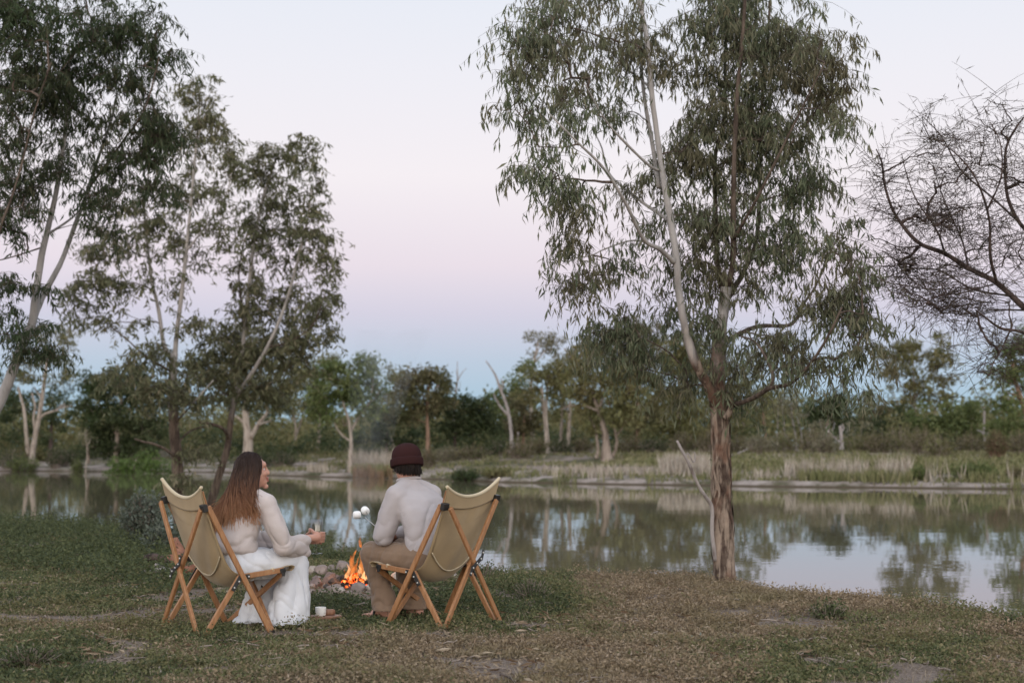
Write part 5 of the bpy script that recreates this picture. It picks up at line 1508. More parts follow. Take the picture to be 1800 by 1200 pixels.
# jumper with wide drooping sleeves
sw = [loft([(Wf(.105, 0, .455), RwL * .172, FwL * .130), (Wf(.105, 0, .475), RwL * .188, FwL * .145), (Wf(.11, 0, .53), RwL * .184, FwL * .142), (Wf(.135, 0, .60), RwL * .168, FwL * .126), (Wf(.165, 0, .68), RwL * .168, FwL * .120),
            (Wf(.19, 0, .75), RwL * .175, FwL * .110), (Wf(.205, 0, .79), RwL * .145, FwL * .088), (Wf(.212, 0, .825), RwL * .080, FwL * .066), (Wf(.216, 0, .845), RwL * .060, FwL * .056)], 32)]
down = np.array([0, 0, -1.])
sw.append(limb([shR + (0, 0, -.002) - RwL * .01, shR * .5 + elR * .5, elR], [.062, .070, .069]))
sw.append(limb([Wf(.21, .05, .80), shR + (0, 0, .0)], [.055, .062]))
sw.append(limb([Wf(.205, -.05, .80), shL + (0, 0, .0)], [.055, .062]))
cuffR = elR * .12 + wrR * .88
sw.append(limb([elR, elR * .55 + wrR * .45 + down * .012, cuffR + down * .016], [.069, .062, .054]))
sw.append(limb([elR * .75 + wrR * .25 + down * .03, elR * .4 + wrR * .6 + down * .05, cuffR + down * .066], [.052, .054, .050]))
cuffL = elL * .15 + wrL * .85
sw.append(limb([shL + (0, 0, -.002) + RwL * .01, shL * .5 + elL * .5, elL], [.066, .074, .072]))
sw.append(limb([elL, elL * .5 + wrL * .5, cuffL + down * .012], [.070, .062, .052]))
def fold_w(p, n):
    lat = p[:, 0] * RwL[0] + p[:, 1] * RwL[1]
    t = (p[:, 2] + .5 * lat) / .055 + 1.6 * vnoise(p / .14)
    q = np.exp(-((p[:, 2] - .55) / .07) ** 2) * (1 - np.abs(np.sin(t * 1.4))) ** 1.5
    return .008 * fbm(p / np.array([.17, .17, .12]) + 3, 3) - .012 * q - .010 * crease((p + np.outer(p[:, 2], RwL) * .6) / np.array([.10, .10, .26]) + 21) * np.clip((.78 - p[:, 2]) / .12, 0, 1)
fuse('jumper', sw, .0065, KNIT_WOMAN, woman, 14, fold_w)
# white wide-legged trousers
tr = [loft([(Wf(.11, 0, .30), RwL * .13, FwL * .10), (Wf(.115, 0, .35), RwL * .175, FwL * .13), (Wf(.115, 0, .42), RwL * .19, FwL * .135), (Wf(.12, 0, .49), RwL * .165, FwL * .12)], 32)]
for hp_, kn, an, hm in ((hipR, knR, anR, Wf(.40, .13, .0)), (hipL, knL, anL, Wf(.31, -.08, .0))):
    tr.append(limb([hp_, hp_ * .5 + kn * .5, kn], [.102, .098, .080]))
    kz = kn + np.array([0, 0, .0])
    rings = []
    for q in np.linspace(0, 1, 8):
        c = kz * (1 - q) + np.array([hm[0], hm[1], .022]) * q
        rr = .080 + .040 * q
        rings.append((c, RwL * rr * (1 + .05 * q), FwL * rr * (1.12 + .18 * q)))
    tr.append(loft(rings, 32))
def fold_t(p, n):
    leg = np.clip((.40 - p[:, 2]) / .2, 0, 1)
    a = p[:, 0] * RwL[0] + p[:, 1] * RwL[1]
    b2 = p[:, 0] * FwL[0] + p[:, 1] * FwL[1]
    return .005 * fbm(p / np.array([.13, .13, .10]) + 9, 2) - .010 * crease((p + np.outer(p[:, 2], FwL) * .5) / np.array([.085, .085, .26]) + 2) - .003 * crease(p / np.array([.06, .06, .15]) + 8) - .012 * leg * (1 - np.abs(np.sin(a * 22 + b2 * 30 + 2.6 * vnoise(p / np.array([.10, .10, .3])) + p[:, 2] * 5))) ** 2 + .010 * leg * vnoise(p / np.array([.05, .05, .2]) + 4) - .006 * np.clip(leg * 3, 0, 1) * (1 - np.abs(np.sin(p[:, 2] * 17 + a * 22 + b2 * 9 + 2 * vnoise(p / .13)))) ** 3
fuse('trousers', tr, .0068, TROUSER_WHITE, woman, 12, fold_t)
# tie cord of the trousers
part('waist_tie', *tube([Wf(.235, .13, .455), Wf(.265, .15, .462), Wf(.275, .16, .445), Wf(.26, .165, .425)], [.006, .008, .007, .004], 8, 18), TROUSER_WHITE, woman)
# long hair
NS = 5200
al = np.concatenate([rng.uniform(-2.2, 2.2, NS - 1200), rng.uniform(.2, 1.7, 1200)])
u3 = axh[2]
rr3, ff3 = axh[0], axh[1]
start = rng.uniform(-.35, .75, NS)
Kp = 13
HP = np.zeros((NS, Kp, 3))
ex = np.array([.084, .104, .104]) * .90
for k in range(Kp):
    q = k / (Kp - 1)
    if q <= .36:
        ph_ = (q / .36) * 1.62
        d_ = np.stack([np.sin(al) * math.sin(ph_), -np.cos(al) * math.sin(ph_) + np.cos(ph_) * start * .45, np.full(NS, math.cos(ph_))], -1)
        d_ = norm(d_)
        pt = hc_ + ((d_ * ex) @ axh) + u3 * .024 - ff3 * .014
        HP[:, k] = pt
    last = k if q <= .36 else last
side = np.sin(np.clip(al, -1.6, 1.6))
lk0 = hash3(np.floor((al + 2.3) / .11).astype(np.int64), np.full(NS, 8), np.full(NS, 2))
tgt = np.array([Wf(0, 0, 0)] * NS) + np.outer(.050 + .10 * np.abs(side) * (side > 0) + rng.normal(size=NS) * .020 - .03 * (side < -.3), FwL) + np.outer(side * .125 + .030 + rng.normal(size=NS) * .024, RwL)
tgt[:, 2] = .610 + .075 * np.abs(side) * (side > 0) + .02 + rng.normal(size=NS) * .034 + lk0 * .022
h0 = HP[:, last]
lock = np.floor((al + 2.3) / .17)
lk = hash3(lock.astype(np.int64), np.full(NS, 3), np.full(NS, 5))
for k in range(last + 1, Kp):
    q = (k - last) / (Kp - 1 - last)
    bend = math.sin(q * math.pi) * .034
    HP[:, k] = h0 * (1 - q) ** 2 + 2 * q * (1 - q) * (h0 + np.outer(.08 + .07 * np.abs(side), [0, 0, -1.]) - FwL * .035) + tgt * q * q
    HP[:, k] += (RwL[None] * lk[:, None] * .012 + FwL[None] * np.sin(lk * 40)[:, None] * .014) * q
    HP[:, k] += rng.normal(size=(NS, 3)) * .0022
HP[:, 1:] += rng.normal(size=(NS, 1, 3)) * .0035
rad = np.linspace(1, .45, Kp)[None, :] * rng.uniform(.0018, .0032, NS)[:, None]
hv = mtubes(HP, rad, 3)
hair = part('hair', *hv, HAIR, woman, stuff=True)
cap_rings = []
for q in np.linspace(0, 1, 9):
    c = hc_ * (1 - q) + Wf(.095, -.01, .68) * q + (u3 * .02 - ff3 * .018) * (1 - q) - FwL * .02 * math.sin(q * 3.1)
    s2 = math.sin(min(1, q * 3 + .45) * math.pi / 2) * (1 - .25 * q)
    cap_rings.append((c, RwL * .082 * s2 * (1 + .25 * q), FwL * .078 * s2 * (1 - .55 * q)))
part('hair_core', *loft(cap_rings, 20), HAIR, woman)

# wine glass in her hands
def thin_glass(name, tint):
    m = bpy.data.materials.new(name)
    m.use_nodes = True
    nt = m.node_tree
    nt.nodes.remove(nt.nodes['Principled BSDF'])
    t = nd(nt, 'ShaderNodeBsdfTransparent')
    t.inputs['Color'].default_value = (*tint, 1)
    g = nd(nt, 'ShaderNodeBsdfGlossy')
    g.inputs['Roughness'].default_value = .02
    lw = nd(nt, 'ShaderNodeLayerWeight')
    lw.inputs['Blend'].default_value = .25
    pw = nd(nt, 'ShaderNodeMath', operation='POWER')
    nt.links.new(lw.outputs['Facing'], pw.inputs[0])
    pw.inputs[1].default_value = 2.5
    f = nd(nt, 'ShaderNodeMath', operation='MULTIPLY_ADD', use_clamp=True)
    nt.links.new(pw.outputs[0], f.inputs[0])
    f.inputs[1].default_value = 1.1
    f.inputs[2].default_value = .09
    s = nd(nt, 'ShaderNodeMixShader')
    nt.links.new(f.outputs[0], s.inputs[0])
    nt.links.new(t.outputs[0], s.inputs[1])
    nt.links.new(g.outputs[0], s.inputs[2])
    nt.links.new(s.outputs[0], nt.nodes['Material Output'].inputs['Surface'])
    return m
GLASS = thin_glass('clear_glass', (.93, .94, .95))
WINE = thin_glass('pale_wine', (.90, .72, .56))
wg = thing('wine_glass', 'stemmed wine glass held up by the woman in both hands', 'wine glass', gp0)
part('foot', *lathe([(0, 0), (0.03762, 0), (0.03819, 0.00156), (0.03192, 0.00416), (0.00684, 0.00832), (0.004332, 0.01456)], gp0, 28), GLASS, wg)
part('stem', *lathe([(0.004332, 0.014872), (0.003762, 0.0312), (0.003762, 0.0624), (0.00513, 0.076648)], gp0, 16), GLASS, wg)
part('bowl', *lathe([(0.00513, 0.07696), (0.01824, 0.0832), (0.0342, 0.0988), (0.04275, 0.1248), (0.04275, 0.1456), (0.03876, 0.1768), (0.03477, 0.2132), (0.033744, 0.2132), (0.03762, 0.1768), (0.041496, 0.1456), (0.041496, 0.1248), (0.03306, 0.09984), (0.01596, 0.08632), (0.00114, 0.08424)], gp0, 32), GLASS, wg)
part('wine', *lathe([(0, 0.085488), (0.01482, 0.08788), (0.032148, 0.1014), (0.040128, 0.12272), (0, 0.12324)], gp0, 28), WINE, wg)

# --- the man
Mf, FwR, RwR = frame(CR, HR)
man = thing('person', 'man in a maroon beanie, pale ribbed jumper and tan trousers on the right chair', 'person', (CR[0], CR[1], 0))
hm_ = Mf(.318, -.005, .980)
fdm = norm(np.array([-.50, .86, -.16]))
hp, pm, axm = head_prims(hm_, fdm, np.array([0, .04, 1.]), .97)
bm_ = list(hp)
bm_.append(limb([Mf(.275, 0, .83), Mf(.30, 0, .88), hm_ - np.array([0, 0, .05]) - fdm * .02], [.062, .057, .056]))
bm_.append(loft([(Mf(.11, 0, .35), RwR * .13, FwR * .10), (Mf(.11, 0, .44), RwR * .155, FwR * .10), (Mf(.12, 0, .56), RwR * .14, FwR * .095), (Mf(.19, 0, .72), RwR * .145, FwR * .085), (Mf(.255, 0, .80), RwR * .115, FwR * .065), (Mf(.28, 0, .85), RwR * .06, FwR * .055)]))
sL, sR, eL, eR = Mf(.255, -.165, .782), Mf(.255, .165, .782), Mf(.335, -.195, .535), Mf(.36, .23, .56)
wL, wR = Mf(.525, -.02, .535), Mf(.56, .12, .53)
for sh, el_, wr in ((sL, eL, wL), (sR, eR, wR)):
    bm_.append(limb([sh, sh * .5 + el_ * .5, el_], [.028, .032, .032]))
    bm_.append(limb([el_, el_ * .5 + wr * .5, wr], [.041, .038, .027]))
hL, hR, kL, kR, aL, aR = Mf(.08, -.095, .40), Mf(.08, .095, .40), Mf(.475, -.155, .425), Mf(.48, .12, .425), Mf(.345, -.14, .075), Mf(.31, .07, .075)
for h_, kn, an in ((hL, kL, aL), (hR, kR, aR)):
    bm_.append(limb([h_, h_ * .5 + kn * .5, kn], [.080, .070, .056]))
    bm_.append(limb([kn, kn * .6 + an * .4, an], [.056, .056, .037]))
feet = []
for an in (aL, aR):
    fp, fpos = foot_prims(an, FwR, .012, 1.0)
    bm_ += fp
    feet.append(fpos)
# skewer that he holds over the fire
sk_tip = at(641.5, 908.5, 9.75)
sk_pt = at(660.5, 925, 9.62)
sk_dir = norm(sk_pt - sk_tip)
sk_hand = sk_tip + sk_dir * .40
tt_ = (np.dot(wL - sk_tip, sk_dir))
hold = sk_tip + sk_dir * .36
wL2 = hold + (FwR * -.075 + RwR * .01 + np.array([0, 0, .01]))
bm_.append(limb([wL, wL * .4 + wL2 * .6, wL2], [.027, .026, .025]))
bm_ += grip_hand(hold, sk_dir, .006, wL2, 1, .078, 3.6, 2.0)
hR_c = Mf(.60, .06, .50)
bm_ += grip_hand(hR_c, np.array([.2, .1, 1.]), .010, wR, 1, .078, 3.4, 2.0)
fuse('body', bm_, .0050, m_skin, man, 2)
face_bits(pm, axm, .97, man, HAIR_DARK, 0)
jm = [loft([(Mf(.095, 0, .405), RwR * .178, FwR * .135), (Mf(.095, 0, .425), RwR * .192, FwR * .148), (Mf(.095, 0, .50), RwR * .196, FwR * .150), (Mf(.12, 0, .60), RwR * .192, FwR * .140), (Mf(.175, 0, .70), RwR * .200, FwR * .135),
            (Mf(.225, 0, .77), RwR * .200, FwR * .118), (Mf(.258, 0, .815), RwR * .175, FwR * .098), (Mf(.282, 0, .850), RwR * .105, FwR * .080), (Mf(.300, 0, .895), RwR * .070, FwR * .068)], 36)]
jm.append(limb([sL + (0, 0, -.002) + RwR * .008, sL * .5 + eL * .5, eL], [.078, .078, .068]))
jm.append(limb([Mf(.285, -.04, .845), sL + (0, 0, .0)], [.060, .068]))
jm.append(limb([Mf(.285, .04, .845), sR + (0, 0, .0)], [.060, .068]))
cL = eL * .18 + wL * .82
jm.append(limb([eL, eL * .5 + wL * .5, cL], [.066, .055, .044]))
jm.append(limb([sR + (0, 0, -.002) - RwR * .008, sR * .5 + eR * .5, eR], [.078, .074, .066]))
cR = eR * .15 + wR * .85
jm.append(limb([eR, eR * .5 + wR * .5, cR], [.064, .055, .044]))
def fold_m(p, n):
    t = p[:, 2] / .05 + 1.8 * vnoise(p / .13)
    return .007 * fbm(p / np.array([.16, .16, .11]) + 7, 3) - .010 * crease((p - np.outer(p[:, 2], RwR) * .5) / np.array([.10, .10, .26]) + 31) * np.clip((.80 - p[:, 2]) / .12, 0, 1) - .010 * np.exp(-((p[:, 2] - .49) / .06) ** 2) * (1 - np.abs(np.sin(t * 1.3))) ** 1.5
fuse('jumper', jm, .0065, KNIT_MAN, man, 14, fold_m)
part('collar', *tube([Mf(.302, .0, .890) + (RwR * math.cos(a) * .070 + FwR * math.sin(a) * .068) + np.array([0, 0, .012 * -math.sin(a)]) for a in np.linspace(0, 2 * math.pi, 25)], .012, 10, 60), KNIT_MAN, man)
tm = [loft([(Mf(.09, 0, .31), RwR * .13, FwR * .10), (Mf(.095, 0, .36), RwR * .175, FwR * .13), (Mf(.095, 0, .43), RwR * .182, FwR * .132), (Mf(.10, 0, .48), RwR * .165, FwR * .12)], 32)]
for h_, kn, an in ((hL, kL, aL), (hR, kR, aR)):
    tm.append(limb([h_, h_ * .5 + kn * .5, kn], [.105, .096, .082]))
    rings = []
    for q in np.linspace(0, 1, 8):
        c = kn * (1 - q) + (np.array([an[0], an[1], .065]) + FwR * .008) * q
        rr = .082 - .012 * math.sin(q * 3.1) + .010 * q
        rings.append((c, RwR * rr, FwR * rr * 1.08))
    tm.append(loft(rings, 32))
def fold_tm(p, n):
    leg = np.clip((.42 - p[:, 2]) / .25, 0, 1)
    return .005 * fbm(p / np.array([.1, .1, .08]) + 13, 3) - .008 * crease((p + np.outer(p[:, 2], FwR) * .4) / np.array([.09, .09, .2]) + 6) - .003 * crease(p / .06 + 18) - .009 * leg * (1 - np.abs(np.sin(p[:, 2] * 20 + 9 * (p[:, 0] * RwR[0] + p[:, 1] * RwR[1]) + 3 * vnoise(p / .12)))) ** 3
fuse('trousers', tm, .0068, TROUSER_TAN, man, 4, fold_tm)
for fpos in feet:
    so = join([loft([(fpos(.075, 0, .0 + z_), RwR * .048 * k_, FwR * .128 * k_) for z_, k_ in ((-.008, .97), (-.006, 1), (.006, 1), (.008, .97))], 28)])
    sd = part('sandal', *so, RUBBER, man)
    part('strap', *tube([fpos(.085, -.044, .012), fpos(.08, -.034, .060), fpos(.078, .0, .076), fpos(.08, .034, .060), fpos(.085, .044, .012)], .008, 8, 26), RUBBER, sd)
# beanie, and the hair below it
ub, rb, fb = axm[2], axm[0], axm[1]
bc = hm_ + ub * .030 - fb * .006
def bring(z, k):
    return (bc + ub * z - fb * .16 * (0) , rb * .090 * k, fb * .108 * k)
V, F = loft([bring(-.020, 1.0), bring(0, 1.03), bring(.035, 1.02), bring(.064, .94), bring(.086, .78), bring(.101, .56), bring(.109, .31), bring(.112, .08)], 60)
V = V + norm(V - bc) * (.0016 * np.sin(np.arctan2((V - bc) @ rb, (V - bc) @ fb) * 30))[:, None]
bn = part('beanie', V, F, BEANIE, man)
cuff = []
for z_, k_ in ((-.038, 1.02), (-.040, 1.09), (-.030, 1.13), (-.008, 1.135), (.008, 1.12), (.013, 1.07), (.010, 1.0)):
    c, a_r, b_r = bring(z_, k_)
    cuff.append((c, a_r, b_r))
V, F = loft(cuff, 60)
V = V + norm(V - bc) * (.0018 * np.sin(np.arctan2((V - bc) @ rb, (V - bc) @ fb) * 30))[:, None]
part('cuff', V, F, BEANIE, bn)
NH = 700
a = rng.uniform(-1.9, 1.9, NH)
b0 = bc + np.outer(np.sin(a) * .083, rb) + np.outer(-np.cos(a) * .098, fb) + ub * (-.025)
Kh = 6
HPm = np.zeros((NH, Kh, 3))
ln = rng.uniform(.045, .085, NH) * np.clip(1.25 - .33 * np.abs(a), .3, 1)
flick = rng.normal(size=NH) * .006 + .004
for k in range(Kh):
    q = k / (Kh - 1)
    out = norm(np.outer(np.sin(a), rb) + np.outer(-np.cos(a), fb))
    HPm[:, k] = b0 - ub * (ln * q)[:, None] + out * ((-.016 * q + flick * q * q * 1.6)[:, None])
HPm[:, 1:] += rng.normal(size=(NH, 1, 3)) * .003
part('hair', *mtubes(HPm, np.linspace(1, .4, Kh)[None] * np.full((NH, 1), .0034), 4), HAIR_DARK, man, stuff=True)

# skewer with two marshmallows
STEEL = pmat('fork_steel', [(.3, (.5, .48, .45)), (.7, (.6, .58, .55))], 20, .3, None, 0)
STEEL.node_tree.nodes['Principled BSDF'].inputs['Metallic'].default_value = .8
sk = thing('toasting_fork', 'thin toasting fork with two prongs held out by the man', 'toasting fork', hold)
part('shaft', *tube([sk_tip + sk_dir * .52, sk_tip], .0024, 8, 6), STEEL, sk)
part('handle', *tube([sk_tip + sk_dir * .60, sk_tip + sk_dir * .50], .009, 10, 6), WOOD, sk)
m1, m2 = at(627.5, 904.6, 9.80), at(642, 897, 9.88)
for mc, ctl in ((m1, at(635, 911, 9.78)), (m2, at(647, 906, 9.80))):
    part('prong', *tube([sk_tip, ctl, mc + (mc - ctl) * .2], .0016, 6, 16), METAL, sk)
MALLOW = pmat('marshmallow', [(.3, (.78, .77, .75)), (.7, (.86, .85, .83))], 12, .85, None, .2, .002)
for mc, lab, q in ((m1, 'white marshmallow on the left, lower prong of the toasting fork', (.95, .3, .05)), (m2, 'white marshmallow on the upper right prong of the toasting fork', (-.5, .75, .4))):
    a_ = norm(np.array(q))
    s1 = norm(np.cross(a_, [0, 0, 1]))
    s2 = np.cross(s1, a_)
    V, F = loft([(mc + a_ * z_, s1 * r_, s2 * r_) for z_, r_ in ((-.026, .006), (-.026, .016), (-.0235, .0225), (-.015, .0265), (0, .0275), (.015, .0265), (.0235, .0225), (.026, .016), (.026, .006))], 24)
    single('marshmallow', V, F, MALLOW, lab, 'marshmallow', mc)

# ------------------------------------------------------------------ campfire, stones, firewood, board
STONE = {'grey': pmat('grey_stone', [(.3, (.16, .128, .115)), (.55, (.25, .205, .185)), (.75, (.34, .285, .26))], 9, .9, None, .7, .02),
         'red': pmat('reddish_stone', [(.3, (.10, .072, .064)), (.55, (.17, .125, .112)), (.75, (.24, .185, .168))], 9, .9, None, .7, .02),
         'dark': pmat('sooty_stone', [(.3, (.035, .03, .028)), (.6, (.075, .06, .053)), (.8, (.12, .095, .08))], 9, .9, None, .7, .02),
         'pale': pmat('pale_stone', [(.3, (.30, .25, .22)), (.55, (.40, .345, .30)), (.75, (.48, .42, .38))], 9, .9, None, .7, .02)}
def rock(px, py, w, h, kind, label, group=None, d=None, flat=1.0):
    d = d or FPX * CZ / (py + h * .42 - 790)
    c = at(px, py, d)
    k = d / FPX
    c[2] = gz(c[0], c[1]) + h * k * .36
    V, F = sphere((0, 0, 0), 1, 20, 14)
    sd = rng.uniform(0, 50)
    dirs = norm(rng.normal(size=(16, 3)))
    V = V * (1 + .20 * vnoise(V * 1.3 + sd) + .09 * vnoise(V * 3.1 + sd) + .04 * vnoise(V * 7 + sd))[:, None]
    for dn in dirs:                                    # flat broken faces
        over = V @ dn - rng.uniform(.58, .92)
        V = V - dn * (np.maximum(over, 0) * .95)[:, None]
    w, h = w * 1.22, h * 1.22
    V = V * np.array([w * .5 * k, .5 * (w * .45 + h * .5) * k * 1.1, h * .52 * k])
    single('stone', V + c, F, STONE[kind], label, 'stone', c, group, False)
GS = 'stones ringing the campfire'
for px, py, w, h, kd, lab in [
    (566, 1002, 24, 18, 'grey', 'flat topped grey stone, highest on the left side of the fire ring'),
    (549, 1001, 18, 13, 'pale', 'pale stone half hidden by the white trousers in the fire ring'),
    (578, 1013, 22, 20, 'red', 'angular reddish stone at the left of the fire ring'),
    (556, 1019, 22, 24, 'red', 'dark red stone low beside the white trousers'),
    (587, 1020, 18, 14, 'dark', 'sooty stone between the reddish stone and the embers'),
    (601, 997, 24, 20, 'grey', 'knobbly grey stone behind the flames on their left'),
    (616, 992, 16, 14, 'grey', 'small grey stone behind the flames, next to the knobbly one'),
    (600, 1012, 16, 14, 'dark', 'blackened stone beside the embers'),
    (588, 1032, 24, 18, 'grey', 'rounded grey stone at the front left of the embers'),
    (601, 1035, 14, 13, 'pale', 'little pale stone touching the front of the embers'),
    (569, 1034, 15, 12, 'grey', 'small grey stone at the front left corner of the fire ring'),
    (561, 1041, 12, 10, 'pale', 'pale pebble nearest the white trousers in front of the fire'),
    (631, 1030, 28, 17, 'grey', 'smooth oval stone in front of the flames by the tan trouser leg'),
    (650, 1017, 18, 14, 'dark', 'black stone between the flames and the tan trouser leg'),
    (662, 1000, 24, 20, 'grey', 'grey stone behind the tan knee at the back of the fire'),
    (700, 1018, 30, 24, 'pale', 'large pale stone seen between the man\'s legs'),
    (722, 1012, 24, 18, 'grey', 'grey stone behind the man\'s far leg'),
    (775, 1010, 18, 13, 'grey', 'grey stone under the sling of the right chair'),
    (793, 1013, 24, 18, 'pale', 'pale rough stone under the right chair, right of its sling'),
    (808, 1022, 14, 8, 'grey', 'flat little stone under the right chair by its back legs'),
    (556, 1010, 15, 11, 'grey', 'grey stone wedged under the flat topped one, left of the fire'),
    (594, 1010, 13, 11, 'red', 'reddish chip between the knobbly grey stone and the black one'),
    (581, 1000, 15, 12, 'grey', 'grey stone right of the flat topped one at the back of the ring'),
    (548, 1026, 13, 11, 'grey', 'grey stone tucked against the white trousers above the flat one'),
    (576, 1026, 15, 11, 'dark', 'dark stone in front of the angular reddish stone'),
    (614, 1039, 11, 8, 'grey', 'small grey stone right of the little pale one before the embers'),
    (648, 1032, 15, 11, 'pale', 'pale stone right of the smooth oval one, beside the tan trousers'),
    (545, 1034, 18, 8, 'grey', 'thin flat stone on the ground at the edge of the white trousers')]:
    rock(px, py, w, h, kd, lab, GS)
# fire
def emit(name, stops, strength, scale=6, alpha=None):
    m = bpy.data.materials.new(name)
    m.use_nodes = True
    nt = m.node_tree
    nt.nodes.remove(nt.nodes['Principled BSDF'])
    e = nd(nt, 'ShaderNodeEmission')
    e.inputs['Strength'].default_value = strength
    f = noise(nt, scale, 4, (1, 1, .5), .6, 'Object', 1.0)
    nt.links.new(ramp(nt, stops, f), e.inputs['Color'])
    out = e.outputs[0]
    if alpha:
        tr_ = nd(nt, 'ShaderNodeBsdfTransparent')
        lw = nd(nt, 'ShaderNodeLayerWeight')
        lw.inputs['Blend'].default_value = .35
        mu = nd(nt, 'ShaderNodeMath', operation='MULTIPLY_ADD', use_clamp=True)
        nt.links.new(noise(nt, scale * 1.6, 5, (1, 1, .4), .65, 'Object', 1.5), mu.inputs[0])
        mu.inputs[1].default_value = alpha[0]
        mu.inputs[2].default_value = alpha[1]
        m2_ = nd(nt, 'ShaderNodeMath', operation='MULTIPLY', use_clamp=True)
        iv = nd(nt, 'ShaderNodeMath', operation='SUBTRACT', use_clamp=True)
        iv.inputs[0].default_value = 1.0
        nt.links.new(lw.outputs['Facing'], iv.inputs[1])
        nt.links.new(mu.outputs[0], m2_.inputs[0])
        nt.links.new(iv.outputs[0], m2_.inputs[1])
        s = nd(nt, 'ShaderNodeMixShader')
        nt.links.new(m2_.outputs[0], s.inputs[0])
        nt.links.new(tr_.outputs[0], s.inputs[1])
        nt.links.new(e.outputs[0], s.inputs[2])
        out = s.outputs[0]
    nt.links.new(out, nt.nodes['Material Output'].inputs['Surface'])
    return m
FLAME = emit('flame', [(.25, (1, .14, .02)), (.5, (1, .27, .06)), (.75, (1, .40, .13))], 1.0, 9, (2.8, -1.15))
FLAME_CORE = emit('flame_core', [(.3, (1, .28, .07)), (.7, (1, .62, .30))], 1.6, 12, (2.5, -.8))
EMBER = emit('ember', [(.42, (.06, .006, .002)), (.52, (1, .10, .015)), (.66, (1, .34, .08))], 2.2, 40)
CHAR = pmat('charred_wood', [(.3, (.012, .010, .009)), (.6, (.03, .022, .018)), (.8, (.10, .08, .07))], 22, .9, None, .8, .01)
fc = np.array([-1.235, 11.35, gz(-1.235, 11.35)])
fire = thing('campfire', 'burning campfire of charred logs and glowing embers between the two people', 'campfire', fc)
def flame(px, d, y0, y1, w, m, lean=0, wob=.25):
    a, b_ = at(px, y0, d), at(px + lean, y1, d)
    H = b_[2] - a[2]
    R = w * d / FPX * .5
    rings = []
    sd = rng.uniform(0, 9)
    for q in np.linspace(0, 1, 16):
        c = a * (1 - q) + b_ * q + np.array([math.sin(q * 7 + sd) * wob * R * q, math.cos(q * 5 + sd) * wob * R * q, 0])
        r = R * (math.sin(min(1, q * 2.2 + .25) * math.pi / 2)) * (1 - q) ** .8 + .0006
        rings.append((c, np.array([r, 0, 0]), np.array([0, r * .7, 0])))
    V, F = loft(rings, 18)
    V = V + (V - a.mean()) * 0
    hq = np.clip((V[:, 2] - a[2]) / H, 0, 1)
    V[:, 0] += (.25 + .9 * hq) * R * fbm(V * np.array([16, 16, 11]) + sd, 3)
    V[:, 1] += .5 * R * fbm(V * 16 + sd + 5, 2)
    V[:, 2] += .5 * R * vnoise(V * 22 + sd + 9) * hq
    part('flame', V, F, m, fire)
for args in [(618, 11.42, 1014, 966, 13, FLAME, 3), (637, 11.45, 1012, 954, 15, FLAME, -1), (648, 11.40, 1016, 968, 17, FLAME, 2), (629, 11.38, 1022, 994, 17, FLAME_CORE, 1), (612, 11.36, 1024, 992, 13, FLAME_CORE, -2), (645, 11.36, 1022, 990, 15, FLAME_CORE, 2),
             (610, 11.3, 1022, 1000, 8, FLAME, -3), (616, 11.28, 1028, 1006, 7, FLAME_CORE, 2), (651, 11.3, 1022, 998, 8, FLAME, 2), (638, 11.26, 1028, 1010, 8, FLAME_CORE, -2), (624, 11.32, 1020, 978, 7, FLAME, 4), (643, 11.5, 985, 958, 6, FLAME, 3), (622, 11.5, 1012, 975, 12, FLAME, -4), (634, 11.5, 962, 938, 6, FLAME, -2), (641, 11.30, 1024, 1002, 10, FLAME_CORE, 0), (656, 11.42, 1014, 982, 13, FLAME, 2), (628, 11.3, 1030, 1008, 14, FLAME, 3)]:
    flame(*args)
for a, b_, w in [((606, 1024, 11.3), (646, 1004, 11.55), 8), ((655, 1026, 11.25), (618, 1008, 11.6), 8), ((630, 1030, 11.1), (634, 1002, 11.6), 7), ((600, 1016, 11.6), (650, 1016, 11.45), 8), ((640, 1026, 11.15), (660, 1012, 11.3), 9)]:
    V, F = tube([at(*a), (at(*a) + at(*b_)) / 2 + rng.normal(size=3) * .01, at(*b_)], w * 11.4 / FPX * .5, 10, 20, .22, .03)
    part('log', V, F, CHAR, fire)
for i in range(70):
    p = np.array([fc[0] + rng.normal() * .055, fc[1] + rng.normal() * .14 - .05, 0])
    p[2] = gz(p[0], p[1]) + .014 + .085 * math.exp(-((p[0] - fc[0]) / .09) ** 2) * rng.random()
    V, F = sphere((0, 0, 0), rng.uniform(.008, .020, 3), 7, 5)
    V = V * (1 + .3 * vnoise(V * 60 + i))[:, None] + p
    part('ember', V, F, EMBER if rng.random() < .72 else CHAR, fire)
V, F = sphere((fc[0], fc[1], fc[2] - .01), (.22, .30, .03), 24, 8)
part('ash_bed', V, F, pmat('ash', [(.3, (.03, .026, .024)), (.6, (.09, .075, .07)), (.8, (.2, .18, .17))], 18, .95, None, .6, .01), fire)
fl = bpy.data.objects.new('firelight', bpy.data.lights.new('firelight', 'POINT'))
fl.data.energy = 6
fl.data.color = (1, .42, .14)
fl.data.shadow_soft_size = .09
fl.location = (fc[0], fc[1], .14)
COL.objects.link(fl)
